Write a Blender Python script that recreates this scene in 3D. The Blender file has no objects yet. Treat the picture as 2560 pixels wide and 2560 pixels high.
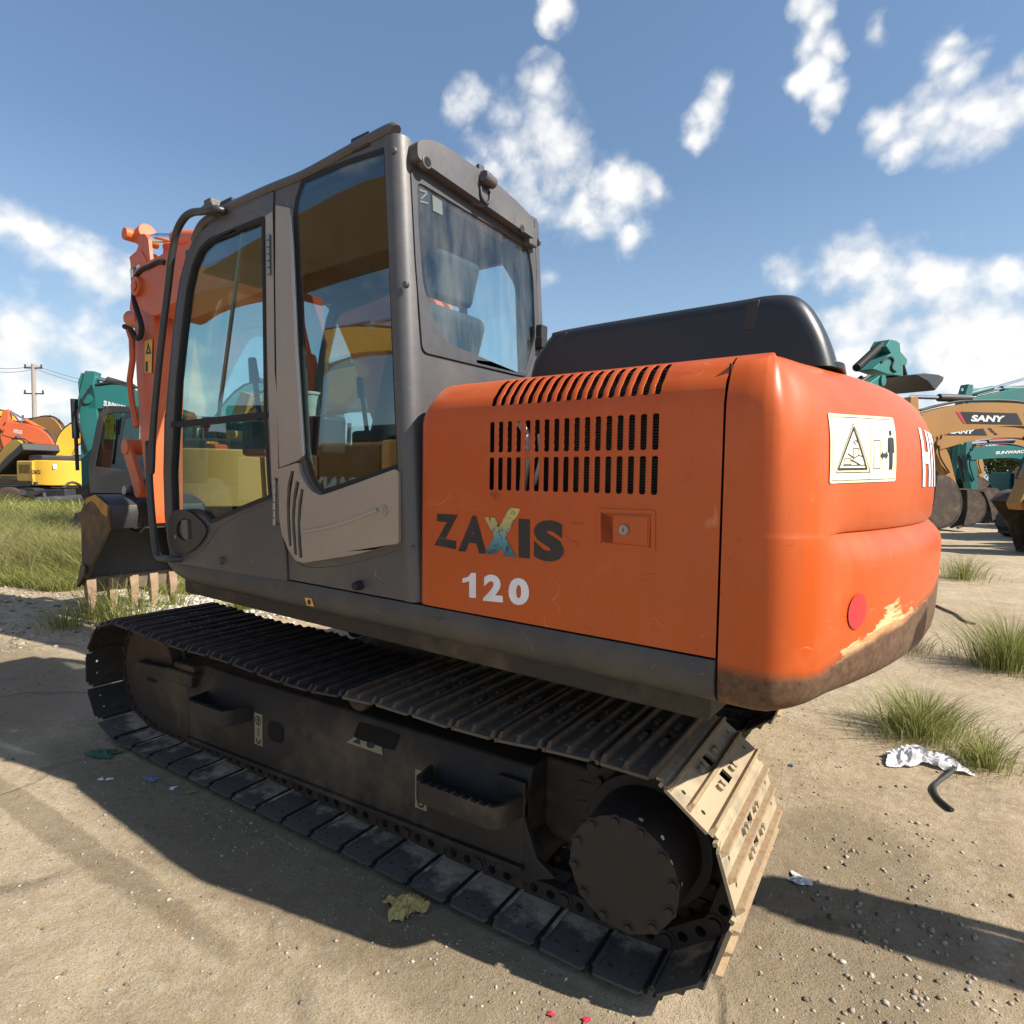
import bpy, bmesh, math, random
import numpy as np
from mathutils import Vector, Matrix
from mathutils.geometry import tessellate_polygon
random.seed(7); rng = np.random.default_rng(7)
scene = bpy.context.scene
COL = scene.collection
R_ = math.radians
# ------------------------------------------------------------------ camera
CAMP = (3.2923, -1.5481, 1.4174); YAW, PIT, ROL = -0.5685, 0.05404, -0.01504; FPX = 1538.81
def cam_axes():
    a, b, c = YAW, PIT, ROL
    f = Vector((math.sin(a)*math.cos(b), math.cos(a)*math.cos(b), -math.sin(b)))
    r = Vector((math.cos(a), -math.sin(a), 0)); d = f.cross(r)
    return (math.cos(c)*r+math.sin(c)*d), (-math.sin(c)*r+math.cos(c)*d), f
CR, CD, CF = cam_axes()
cam = bpy.data.cameras.new("camera"); camo = bpy.data.objects.new("camera", cam); COL.objects.link(camo)
M = Matrix((( CR.x,-CD.x,-CF.x,CAMP[0]),(CR.y,-CD.y,-CF.y,CAMP[1]),(CR.z,-CD.z,-CF.z,CAMP[2]),(0,0,0,1)))
camo.matrix_world = M
cam.sensor_width = 36; cam.sensor_fit = 'HORIZONTAL'; cam.lens = 36*FPX/2560; cam.clip_end = 3000; cam.clip_start = 0.02
scene.camera = camo
# ------------------------------------------------------------------ light
SUN_EL, SUN_AZ = 42.0, 80.0          # elevation, azimuth measured from +Y towards +X
wd = bpy.data.worlds.new("World"); scene.world = wd; wd.use_nodes = True
sd = Vector((math.cos(R_(SUN_EL))*math.sin(R_(SUN_AZ)), math.cos(R_(SUN_EL))*math.cos(R_(SUN_AZ)), math.sin(R_(SUN_EL))))
sl = bpy.data.lights.new("sun", 'SUN'); sl.energy = 5.0; sl.angle = R_(0.55); sl.color = (1.0, 0.93, 0.83)
so = bpy.data.objects.new("sun", sl); COL.objects.link(so); so.rotation_euler = (-sd).to_track_quat('-Z', 'Y').to_euler()
so.location = (8, 3, 12)
SKY_STRENGTH = 0.078
vs = scene.view_settings; scene.display_settings.display_device = 'sRGB'
vs.view_transform = 'Standard'; vs.look = 'None'; vs.gamma = 1; vs.exposure = 0.76; vs.use_curve_mapping = False
scene.cycles.max_bounces = 8; scene.cycles.transparent_max_bounces = 24; scene.cycles.glossy_bounces = 4
scene.cycles.use_denoising = True; scene.cycles.sample_clamp_indirect = 6
# ------------------------------------------------------------------ measuring: picture pixel (2560 frame) -> point
ZM = {1:(180,280,900/1932),2:(900,280,800/1932),3:(980,800,900/1932),4:(1680,800,1000/1932),5:(200,1450,900/1932),6:(1100,1600,960/1932),7:(0,850,750/1932),8:(2060,800,700/1932),
      9:(360,1000,700/1932),10:(1850,1500,710/1932),11:(0,1200,600/1932),12:(250,550,300/1656),13:(0,1000,400/1932),14:(2160,1000,400/1932),15:(0,0,1280/1932),16:(1280,0,1280/1932),0:(0,0,1)}
PSI = -0.06577202; OO = Vector((1.27, 1.295, 0)); UX = Vector((math.cos(PSI), math.sin(PSI), 0)); UY = Vector((-math.sin(PSI), math.cos(PSI), 0))
def zp(i, x, y): a = ZM[i]; return (a[0]+x*a[2], a[1]+y*a[2])
def ray(px): return (CF+CR*((px[0]-1280)/FPX)+CD*((px[1]-1280)/FPX))
def toU(v): return Vector((v.dot(UX), v.dot(UY), v.z))
CU = toU(Vector(CAMP)-OO)
def US(i, x, y, yu=-1.23):           # point on the plane y=yu of the upper structure frame -> (x, z)
    d = toU(ray(zp(i, x, y))); t = (yu-CU.y)/d.y; q = CU+d*t; return (q.x, q.z)
def UXP(i, x, y, xu):                # on plane x=xu -> (y, z)
    d = toU(ray(zp(i, x, y))); t = (xu-CU.x)/d.x; q = CU+d*t; return (q.y, q.z)
def WG(i, x, y, z=0.0):              # on the ground (world)
    d = ray(zp(i, x, y)); t = (z-CAMP[2])/d.z; return Vector(CAMP)+d*t
def S(i, *pts, yu=-1.23): return [US(i, *p, yu=yu) for p in pts]
# ------------------------------------------------------------------ materials
MATS = {}
def nn(nt, t, **kw):
    n = nt.nodes.new(t)
    for k, v in kw.items():
        if k in n.inputs: n.inputs[k].default_value = v
        else: setattr(n, k, v)
    return n
def ramp(nt, src, a, b, ca=(0,0,0,1), cb=(1,1,1,1)):
    r = nt.nodes.new('ShaderNodeValToRGB'); r.color_ramp.elements[0].position = a; r.color_ramp.elements[1].position = b
    r.color_ramp.elements[0].color = ca; r.color_ramp.elements[1].color = cb; nt.links.new(src, r.inputs[0]); return r.outputs[0]
def mixc(nt, fac, a, b, mode='MIX'):
    m = nt.nodes.new('ShaderNodeMix'); m.data_type = 'RGBA'; m.blend_type = mode
    for s, v in ((m.inputs[0], fac), (m.inputs[6], a), (m.inputs[7], b)):
        if isinstance(v, (int, float)): s.default_value = v
        elif isinstance(v, tuple): s.default_value = v if len(v) == 4 else (*v, 1)
        else: nt.links.new(v, s)
    return m.outputs[2]
def noise(nt, vec, scale, detail=6, rough=0.6, dist=0):
    n = nt.nodes.new('ShaderNodeTexNoise'); n.inputs['Scale'].default_value = scale; n.inputs['Detail'].default_value = detail
    n.inputs['Roughness'].default_value = rough; n.inputs['Distortion'].default_value = dist; nt.links.new(vec, n.inputs['Vector']); return n.outputs[0]
def mapping(nt, vec, sc=(1,1,1), rot=(0,0,0), loc=(0,0,0)):
    m = nt.nodes.new('ShaderNodeMapping'); m.inputs['Scale'].default_value = sc; m.inputs['Rotation'].default_value = rot; m.inputs['Location'].default_value = loc
    nt.links.new(vec, m.inputs['Vector']); return m.outputs[0]
def mathn(nt, op, a, b=0.0, clamp=False):
    m = nt.nodes.new('ShaderNodeMath'); m.operation = op; m.use_clamp = clamp
    for s, v in ((m.inputs[0], a), (m.inputs[1], b)):
        if isinstance(v, (int, float)): s.default_value = v
        else: nt.links.new(v, s)
    return m.outputs[0]
def base_mat(name):
    m = bpy.data.materials.new(name); m.use_nodes = True; nt = m.node_tree
    b = nt.nodes['Principled BSDF']; tc = nt.nodes.new('ShaderNodeTexCoord'); return m, nt, b, tc.outputs['Object']
def bump(nt, b, h, strength=0.3, dist=0.01):
    n = nt.nodes.new('ShaderNodeBump'); n.inputs['Strength'].default_value = strength; n.inputs['Distance'].default_value = dist
    nt.links.new(h, n.inputs['Height']); nt.links.new(n.outputs[0], b.inputs['Normal'])
def hairlines(nt, oc, c, dark, light, amt, sc=2.6):
    for k, (colr, rot, th) in enumerate(((dark, (0.3,0.9,0.2), .0035), (light, (1.1,0.2,0.7), .0030), (dark, (0.1,0.5,1.4), .0025))):
        n = noise(nt, mapping(nt, oc, (1,1,1.0), rot, (k*3.1,0,0)), sc*(1+.5*k), 1.5, .4, 1.2); d = mathn(nt, 'ABSOLUTE', mathn(nt, 'SUBTRACT', n, .5)); ln = ramp(nt, d, 0.0, th, (1,1,1,1), (0,0,0,1))
        g = ramp(nt, noise(nt, mapping(nt, oc, (1,1,1), rot, (k*7.7,2,1)), 5.5, 3, .6), .56, .62); c = mixc(nt, mathn(nt, 'MULTIPLY', mathn(nt, 'MULTIPLY', ln, g), amt), c, colr)
    return c
def paint(name, col, rough=0.4, metal=0.0, dirt=(0.23,0.18,0.12), amt=0.35, scale=3.0, spec=0.5, coat=0.0, bstr=0.08, scratch=0.0, var=0.12):
    if name in MATS: return MATS[name]
    m, nt, b, oc = base_mat(name)
    n1 = noise(nt, oc, scale, 8, 0.65); n2 = noise(nt, oc, scale*11, 6, 0.7); n3 = noise(nt, oc, scale*0.35, 3)
    v = ramp(nt, n3, 0.3, 0.75, (*[c*(1-var) for c in col],1), (*[min(1,c*(1+var)) for c in col],1))
    f = mathn(nt, 'MULTIPLY', ramp(nt, n1, 0.48, 0.8), amt); f2 = mathn(nt, 'MULTIPLY', ramp(nt, n2, 0.58, 0.78), amt*0.6)
    c = mixc(nt, f, v, dirt); c = mixc(nt, f2, c, tuple(x*0.5 for x in dirt))
    if scratch > 0:
        w = noise(nt, mapping(nt, oc, (3,3,60), (0,0.35,0)), 3.0, 4, 0.5, 1.5); s1 = ramp(nt, w, 0.70, 0.72)
        g = noise(nt, oc, 2.2, 2); s1 = mathn(nt, 'MULTIPLY', s1, mathn(nt, 'MULTIPLY', ramp(nt, g, 0.5, 0.6), scratch))
        c = mixc(nt, s1, c, tuple(min(1, x*1.5+0.12) for x in col))
        c = hairlines(nt, oc, c, tuple(x*.4 for x in col), tuple(min(1, x*1.6+.15) for x in col), min(1, scratch+.1))
    nt.links.new(c, b.inputs['Base Color'])
    r = mathn(nt, 'ADD', rough, mathn(nt, 'MULTIPLY', n1, 0.25)); r = mathn(nt, 'ADD', r, mathn(nt,'MULTIPLY', n2, 0.08)); r = mathn(nt, 'SUBTRACT', r, 0.12, True); nt.links.new(r, b.inputs['Roughness'])
    b.inputs['Metallic'].default_value = metal; b.inputs['Specular IOR Level'].default_value = spec
    b.inputs['Coat Weight'].default_value = coat; b.inputs['Coat Roughness'].default_value = 0.12
    if bstr: bump(nt, b, mathn(nt, 'ADD', n1, mathn(nt, 'MULTIPLY', n2, 0.35)), bstr, 0.01)
    MATS[name] = m; return m
def plain(name, col, rough=0.5, metal=0.0, bscale=120, bstr=0.15, emit=None):
    if name in MATS: return MATS[name]
    m, nt, b, oc = base_mat(name); n = noise(nt, oc, bscale*0.15, 6)
    c = ramp(nt, n, 0.3, 0.7, (*[x*0.82 for x in col],1), (*[min(1,x*1.12) for x in col],1)); nt.links.new(c, b.inputs['Base Color'])
    b.inputs['Roughness'].default_value = rough; b.inputs['Metallic'].default_value = metal
    if bstr: bump(nt, b, noise(nt, oc, bscale, 4), bstr, 0.003)
    MATS[name] = m; return m
def glassmat(name, tint=(0.55,0.82,0.82), refl=1.0, film=0.0):
    if name in MATS: return MATS[name]
    m = bpy.data.materials.new(name); m.use_nodes = True; nt = m.node_tree; nt.nodes.remove(nt.nodes['Principled BSDF']); out = nt.nodes['Material Output']
    tr = nn(nt, 'ShaderNodeBsdfTransparent'); tr.inputs[0].default_value = (*tint, 1)
    gl = nn(nt, 'ShaderNodeBsdfGlossy'); gl.inputs['Roughness'].default_value = 0.015; gl.inputs[0].default_value = (0.9,0.95,1,1)
    lw = nn(nt, 'ShaderNodeLayerWeight'); lw.inputs[0].default_value = 0.5; fz = mathn(nt, 'POWER', lw.outputs['Facing'], 5.0)
    f = mathn(nt, 'MULTIPLY', mathn(nt, 'ADD', mathn(nt, 'MULTIPLY', fz, 0.94), 0.062), refl, True)
    mx = nn(nt, 'ShaderNodeMixShader'); nt.links.new(f, mx.inputs[0]); nt.links.new(tr.outputs[0], mx.inputs[1]); nt.links.new(gl.outputs[0], mx.inputs[2])
    tc = nn(nt, 'ShaderNodeTexCoord'); ns = noise(nt, mapping(nt, tc.outputs['Object'], (1,1,0.25)), 9, 6, 0.7); df = nn(nt, 'ShaderNodeBsdfDiffuse'); df.inputs[0].default_value = (0.5,0.47,0.4,1)
    mx2 = nn(nt, 'ShaderNodeMixShader'); nt.links.new(mathn(nt, 'MULTIPLY', ramp(nt, ns, 0.4, 0.9), film), mx2.inputs[0]); nt.links.new(mx.outputs[0], mx2.inputs[1]); nt.links.new(df.outputs[0], mx2.inputs[2])
    nt.links.new(mx2.outputs[0], out.inputs[0]); MATS[name] = m; return m
# ------------------------------------------------------------------ mesh builder
class MB:
    def __init__(s): s.v = []; s.f = []; s.m = []
    def add(s, vs, fs, mi=0):
        o = len(s.v); s.v += [tuple(v) for v in vs]; s.f += [tuple(i+o for i in f) for f in fs]; s.m += [mi]*len(fs); return s
    def box(s, x0, x1, y0, y1, z0, z1, mi=0):
        return s.add([(x0,y0,z0),(x1,y0,z0),(x1,y1,z0),(x0,y1,z0),(x0,y0,z1),(x1,y0,z1),(x1,y1,z1),(x0,y1,z1)],
                     [(0,3,2,1),(4,5,6,7),(0,1,5,4),(1,2,6,5),(2,3,7,6),(3,0,4,7)], mi)
    def obox(s, p0, p1, w, h, up=(0,0,1), mi=0):   # bar from p0 to p1, width w (sideways), height h (towards up)
        p0, p1 = Vector(p0), Vector(p1); d = (p1-p0).normalized(); u = Vector(up); sd_ = d.cross(u).normalized(); u = sd_.cross(d)
        vs = [p+sd_*(a*w/2)+u*(b*h/2) for p in (p0,p1) for a, b in ((-1,-1),(1,-1),(1,1),(-1,1))]
        return s.add(vs, [(0,1,2,3),(7,6,5,4),(0,4,5,1),(1,5,6,2),(2,6,7,3),(3,7,4,0)], mi)
    def cyl(s, p0, p1, r0, r1=None, n=20, caps=True, mi=0):
        r1 = r0 if r1 is None else r1; p0, p1 = Vector(p0), Vector(p1); d = (p1-p0).normalized()
        a = d.orthogonal().normalized(); b = d.cross(a); vs = []
        for p, r in ((p0,r0),(p1,r1)):
            for k in range(n): t = 2*math.pi*k/n; vs.append(p+a*(r*math.cos(t))+b*(r*math.sin(t)))
        fs = [(k,(k+1)%n,n+(k+1)%n,n+k) for k in range(n)]
        if caps: fs += [tuple(range(n))[::-1], tuple(range(n,2*n))]
        return s.add(vs, fs, mi)
    def tube(s, pts, r, n=10, mi=0, closed=False):
        pts = [Vector(p) for p in pts]; N = len(pts); rings = []; prev = None
        rs = r if isinstance(r, (list, tuple)) else [r]*N
        for i, p in enumerate(pts):
            if closed: d = (pts[(i+1)%N]-pts[i-1]).normalized()
            else: d = (pts[min(i+1,N-1)]-pts[max(i-1,0)]).normalized()
            a = d.orthogonal().normalized() if prev is None else (prev-d*prev.dot(d)).normalized(); prev = a; b = d.cross(a)
            rings.append([p+a*(rs[i]*math.cos(2*math.pi*k/n))+b*(rs[i]*math.sin(2*math.pi*k/n)) for k in range(n)])
        vs = [v for rg in rings for v in rg]; fs = []
        for i in range(N if closed else N-1):
            j = (i+1) % N
            for k in range(n): fs.append((i*n+k, i*n+(k+1)%n, j*n+(k+1)%n, j*n+k))
        if not closed: fs += [tuple(range(n))[::-1], tuple(range((N-1)*n, N*n))]
        return s.add(vs, fs, mi)
    def plate(s, loops, fr, c0, c1, mi=0):   # loops of (a,b); fr(a,b,c)->3D; solid between c0 and c1
        L = [[Vector((a,b,0)) for a, b in lp] for lp in loops]; tris = tessellate_polygon(L)
        flat = [p for lp in L for p in lp]; n = len(flat)
        vs = [fr(p.x,p.y,c0) for p in flat]+[fr(p.x,p.y,c1) for p in flat]; fs = []
        for t in tris: fs.append(tuple(t)); fs.append(tuple(i+n for i in reversed(t)))
        o = 0
        for lp in L:
            k = len(lp)
            for i in range(k): a, b = o+i, o+(i+1)%k; fs.append((a,b,b+n,a+n))
            o += k
        return s.add(vs, fs, mi)
    def prism(s, loop, y0, y1, mi=0): return s.plate([loop], lambda a,b,c: (a,c,b), y0, y1, mi)
    def build(s, name, mat, parent=None, bev=0.0, seg=2, ang=32, smooth=True, label=None, rotz=None, loc=None, sub=0):
        me = bpy.data.meshes.new(name); me.from_pydata(s.v, [], s.f)
        mats = mat if isinstance(mat, (list, tuple)) else [mat]
        for mm in mats: me.materials.append(mm)
        if len(mats) > 1: me.polygons.foreach_set('material_index', s.m)
        bm = bmesh.new(); bm.from_mesh(me); bmesh.ops.remove_doubles(bm, verts=bm.verts, dist=1e-5)
        bmesh.ops.recalc_face_normals(bm, faces=bm.faces); bm.to_mesh(me); bm.free()
        if smooth: me.shade_smooth(); me.set_sharp_from_angle(angle=R_(ang))
        o = bpy.data.objects.new(name, me); COL.objects.link(o)
        if parent: o.parent = parent
        if label: o['label'] = label
        if loc: o.location = loc
        if rotz is not None: o.rotation_euler.z = rotz
        if bev:
            md = o.modifiers.new('bevel', 'BEVEL'); md.width = bev; md.segments = seg; md.limit_method = 'ANGLE'; md.angle_limit = R_(38)
            if smooth: md.harden_normals = True
        return o
def side(y0): return lambda a,b,c: (a, y0+c, b)
def fillet(pts, r, n=5, skip=()):
    out = []; N = len(pts)
    for i in range(N):
        p = Vector(pts[i]); a = Vector(pts[i-1]); b = Vector(pts[(i+1)%N]); rr = r[i] if isinstance(r, (list,tuple)) else r
        if rr <= 0 or i in skip: out.append(tuple(p)); continue
        da = (a-p); db = (b-p); la, lb = da.length, db.length
        if la < 1e-6 or lb < 1e-6: continue
        k = min(rr, la*0.45, lb*0.45); q0 = p+da/la*k; q1 = p+db/lb*k
        for j in range(n+1): t = j/n; out.append(tuple(q0*(1-t)**2+p*2*t*(1-t)+q1*t*t))
    return out
def spl(pts, n=6, closed=False):     # Catmull-Rom through points of any dimension
    P = [Vector(p) for p in pts]; N = len(P); out = []
    for i in range(N if closed else N-1):
        p0 = P[i-1] if (closed or i > 0) else P[0]; p1 = P[i]; p2 = P[(i+1)%N]; p3 = P[(i+2)%N] if (closed or i+2 < N) else P[-1]
        for j in range(n):
            t = j/n; out.append(tuple(0.5*((2*p1)+(p2-p0)*t+(2*p0-5*p1+4*p2-p3)*t*t+(3*p1-p0-3*p2+p3)*t**3)))
    if not closed: out.append(tuple(P[-1]))
    return out
def circ(c, r, n=24, ry=None, rev=False): 
    l = [(c[0]+r*math.cos(2*math.pi*k/n), c[1]+(ry or r)*math.sin(2*math.pi*k/n)) for k in range(n)]; return l[::-1] if rev else l
def inset(loop, d):                   # shrink a closed loop by d
    N = len(loop); ar = sum(loop[i][0]*loop[(i+1)%N][1]-loop[(i+1)%N][0]*loop[i][1] for i in range(N)); sg = 1 if ar > 0 else -1; out = []
    for i in range(N):
        p = Vector(loop[i]); a = Vector(loop[i-1]); b = Vector(loop[(i+1)%N]); e1 = (p-a); e2 = (b-p)
        if e1.length < 1e-7 or e2.length < 1e-7: out.append(tuple(p)); continue
        e1.normalize(); e2.normalize(); n1 = Vector((-e1.y, e1.x)); n2 = Vector((-e2.y, e2.x)); n_ = (n1+n2)
        if n_.length < 1e-6: n_ = n1
        n_.normalize(); k = 1/max(0.4, n_.dot(n1)); out.append(tuple(p+n_*(d*k*sg)))
    return out
def tag(o, label=None, cat=None, group=None, kind=None):
    for k, v in (('label',label),('category',cat),('group',group),('kind',kind)):
        if v: o[k] = v
    return o
def empty(name, loc=(0,0,0), rz=0, parent=None):
    o = bpy.data.objects.new(name, None); COL.objects.link(o); o.location = loc; o.rotation_euler.z = rz; o.empty_display_size = 0.2
    if parent: o.parent = parent
    return o
def text2d(txt, bold=0.0, shear=0.0, space=1.0):
    cu = bpy.data.curves.new('txt', 'FONT'); cu.body = txt; cu.size = 1; cu.offset = bold; cu.shear = shear; cu.space_character = space; cu.resolution_u = 4
    to = bpy.data.objects.new('txt', cu); COL.objects.link(to); dg = bpy.context.evaluated_depsgraph_get(); dg.update()
    me = bpy.data.meshes.new_from_object(to.evaluated_get(dg)); vs = [(v.co.x, v.co.y) for v in me.vertices]; fs = [tuple(p.vertices) for p in me.polygons]
    bpy.data.objects.remove(to); bpy.data.curves.remove(cu); bpy.data.meshes.remove(me)
    x0 = min(v[0] for v in vs); x1 = max(v[0] for v in vs); y0 = min(v[1] for v in vs); y1 = max(v[1] for v in vs)
    return [((v[0]-x0)/(x1-x0), (v[1]-y0)/(y1-y0)) for v in vs], fs
def text_mesh(name, txt, fr, mat, parent, bold=0.03, shear=0.0, space=1.0, label=None, cuts=0):   # fr(u,v) 0..1 -> 3D
    vs, fs = text2d(txt, bold, shear, space); mb = MB(); mb.add([(a,b,0) for a,b in vs], fs)
    me = bpy.data.meshes.new(name); me.from_pydata(mb.v, [], mb.f); bm = bmesh.new(); bm.from_mesh(me); bmesh.ops.triangulate(bm, faces=bm.faces)
    for c in range(cuts):
        es = [e for e in bm.edges if abs(e.verts[0].co.x-e.verts[1].co.x) > 0.02]
        if es: bmesh.ops.subdivide_edges(bm, edges=es, cuts=1)
    for v in bm.verts: v.co = Vector(fr(v.co.x, v.co.y))
    bm.to_mesh(me); bm.free(); me.materials.append(mat); o = bpy.data.objects.new(name, me); COL.objects.link(o); o.parent = parent
    if label: o['label'] = label
    return o
def quad_fr(p00, p10, p11, p01):
    p00, p10, p11, p01 = map(Vector, (p00,p10,p11,p01))
    return lambda u,v: (p00*(1-u)+p10*u)*(1-v)+(p01*(1-u)+p11*u)*v
# ------------------------------------------------------------------ sky with clouds (lies on directions, not on the picture)
def build_sky():
    nt = wd.node_tree; bg = nt.nodes['Background']; out = nt.nodes['World Output']
    sky = nn(nt, 'ShaderNodeTexSky'); sky.sky_type = 'NISHITA'; sky.sun_disc = False; sky.sun_elevation = R_(SUN_EL); sky.sun_rotation = R_(SUN_AZ)
    sky.air_density = 1.3; sky.dust_density = 0.9; sky.ozone_density = 3.2; sky.altitude = 50
    tc = nn(nt, 'ShaderNodeTexCoord'); dv = tc.outputs['Generated']
    nv = nt.nodes.new('ShaderNodeTexNoise'); nv.inputs['Scale'].default_value = 7; nv.inputs['Detail'].default_value = 5; nt.links.new(dv, nv.inputs['Vector'])
    off = nt.nodes.new('ShaderNodeVectorMath'); off.operation = 'MULTIPLY_ADD'; nt.links.new(nv.outputs['Color'], off.inputs[0]); off.inputs[1].default_value = (0.10,)*3; 
    sub = nt.nodes.new('ShaderNodeVectorMath'); sub.operation = 'SUBTRACT'; nt.links.new(dv, sub.inputs[0]); sub.inputs[1].default_value = (0.05,)*3; nt.links.new(sub.outputs[0], off.inputs[2])
    blobs = [(40,565,62),(105,605,75),(175,650,85),(235,690,85),(300,690,70),(330,650,55),(120,650,60),(30,905,170),(330,1040,120),(110,780,70),(140,870,95),(200,840,100),(230,900,90),(90,980,130),(300,930,80),(10,1050,110),(200,1010,90),(330,1000,90),
             (1406,8,55),(1390,20,40),(1350,300,100),(1290,350,110),(1230,420,80),(1380,400,130),(1300,470,120),(1450,470,110),(1550,480,80),(1640,475,50),(1590,590,45),(1150,270,55),(1370,230,60),(1370,680,45),
             (1795,240,42),(1770,290,50),(1725,335,38),(2020,20,50),(2040,60,45),(2010,100,40),(2030,170,50),(1985,200,38),(2080,110,38),(2060,235,45),(2040,290,32),(2210,70,38),(2390,90,50),(2370,140,70),(2350,200,75),(2420,190,60),
             (2340,290,95),(2440,310,110),(2240,310,70),(2530,280,110),(2480,360,80),(2300,380,60),(2560,200,70),(2080,690,90),(2170,680,95),(2290,680,80),(2320,690,60),(2200,770,160),(2120,800,110),(2520,690,60),(2550,710,70),
             (2340,850,165),(2470,880,160),(2540,840,130),(2260,900,120),(1960,705,60),(2420,980,150),(2130,930,120),(2250,1010,120),(2520,1000,90),(480,960,80),(420,1060,70)]
    acc = None
    for (x, y, r) in blobs:
        d0 = ray((x, y)).normalized(); d1 = ray((x+r*1.75, y)).normalized(); d2 = ray((x, y+r*1.75)).normalized(); rr = ((d1-d0).length+(d2-d0).length)/2
        ds = nt.nodes.new('ShaderNodeVectorMath'); ds.operation = 'DISTANCE'; nt.links.new(off.outputs[0], ds.inputs[0]); ds.inputs[1].default_value = d0
        v = mathn(nt, 'SUBTRACT', 1.0, mathn(nt, 'DIVIDE', ds.outputs['Value'], rr))
        acc = v if acc is None else mathn(nt, 'SMOOTH_MAX', acc, v)
        if acc is not v: acc.node.inputs[2].default_value = 0.16
    acc = mathn(nt, 'MAXIMUM', acc, 0.0)
    # clouds elsewhere (behind the viewer), a plain field
    g1 = noise(nt, mapping(nt, dv, (1,1,2.2)), 2.6, 9, 0.55, 0.3)
    sx = nn(nt, 'ShaderNodeSeparateXYZ'); nt.links.new(dv, sx.inputs[0])
    dt = nt.nodes.new('ShaderNodeVectorMath'); dt.operation = 'DOT_PRODUCT'; nt.links.new(dv, dt.inputs[0]); dt.inputs[1].default_value = CF
    back = ramp(nt, dt.outputs['Value'], 0.35, 0.55, (1,1,1,1), (0,0,0,1)); back = mathn(nt, 'MULTIPLY', back, ramp(nt, g1, 0.5, 0.72))
    acc = mathn(nt, 'MAXIMUM', acc, mathn(nt, 'MULTIPLY', back, 0.7))
    f1 = noise(nt, mapping(nt, dv, (1,1,1.2)), 9, 5, 0.52, 0.0); f2 = noise(nt, dv, 30, 7, 0.55)
    def vor(sc, off_):
        vo = nt.nodes.new('ShaderNodeTexVoronoi'); vo.feature = 'SMOOTH_F1' if sc < 20 else 'F1'; vo.inputs['Scale'].default_value = sc; (vo.inputs['Smoothness'].__setattr__('default_value', .35) if sc < 20 else None); nt.links.new(mapping(nt, warp, (1,1,1.15), loc=(off_,0,0)), vo.inputs['Vector']); return vo.outputs['Distance']
    wn = nt.nodes.new('ShaderNodeTexNoise'); wn.inputs['Scale'].default_value = 22; wn.inputs['Detail'].default_value = 5; nt.links.new(dv, wn.inputs['Vector']); wm = nt.nodes.new('ShaderNodeVectorMath'); wm.operation = 'MULTIPLY_ADD'; nt.links.new(wn.outputs['Color'], wm.inputs[0]); wm.inputs[1].default_value = (.05,)*3; nt.links.new(dv, wm.inputs[2]); warp = wm.outputs[0]
    bil = mathn(nt, 'ADD', mathn(nt, 'MULTIPLY', mathn(nt, 'SUBTRACT', .42, vor(13, 0.0)), .55), mathn(nt, 'MULTIPLY', mathn(nt, 'SUBTRACT', .42, vor(31, .3)), .35))
    dens = mathn(nt, 'ADD', acc, mathn(nt, 'MULTIPLY', mathn(nt, 'SUBTRACT', f1, 0.485), 1.30)); dens = mathn(nt, 'ADD', dens, bil); dens = mathn(nt, 'ADD', dens, mathn(nt, 'MULTIPLY', mathn(nt, 'SUBTRACT', f2, 0.5), 0.85))
    dens = mathn(nt, 'MULTIPLY', dens, ramp(nt, acc, 0.0, 0.16))
    cr = nt.nodes.new('ShaderNodeValToRGB'); cr.color_ramp.interpolation = 'EASE'; cr.color_ramp.elements[0].position = 0.14; cr.color_ramp.elements[1].position = 0.98; nt.links.new(dens, cr.inputs[0])
    fac = mathn(nt, 'MULTIPLY', cr.outputs[0], 0.93)
    shade = noise(nt, mapping(nt, dv, (1,1,1.6), loc=(0.02,0.0,0.035)), 9, 6, 0.55)
    lo = 5.6; hi = 8.6
    cc = ramp(nt, mathn(nt, 'ADD', mathn(nt, 'MULTIPLY', dens, 0.40), mathn(nt, 'MULTIPLY', shade, 0.8)), 0.32, 0.78, (lo*0.86,lo*0.93,lo*1.05,1), (hi,hi*0.985,hi*0.95,1))
    hz = ramp(nt, sx.outputs[2], 0.0, 0.42, (0.66,)*3+(1,), (0.14,)*3+(1,))      # thin summer haze low in the sky
    base = mixc(nt, mathn(nt, 'MULTIPLY', hz, 0.75), sky.outputs[0], (4.6,5.9,7.9,1))
    hs = nt.nodes.new('ShaderNodeHueSaturation'); hs.inputs['Saturation'].default_value = 1.10; hs.inputs['Value'].default_value = 1.0; nt.links.new(base, hs.inputs['Color']); base = hs.outputs[0]
    col = mixc(nt, fac, base, cc)
    nt.links.new(col, bg.inputs[0]); bg.inputs[1].default_value = SKY_STRENGTH
build_sky()
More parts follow.
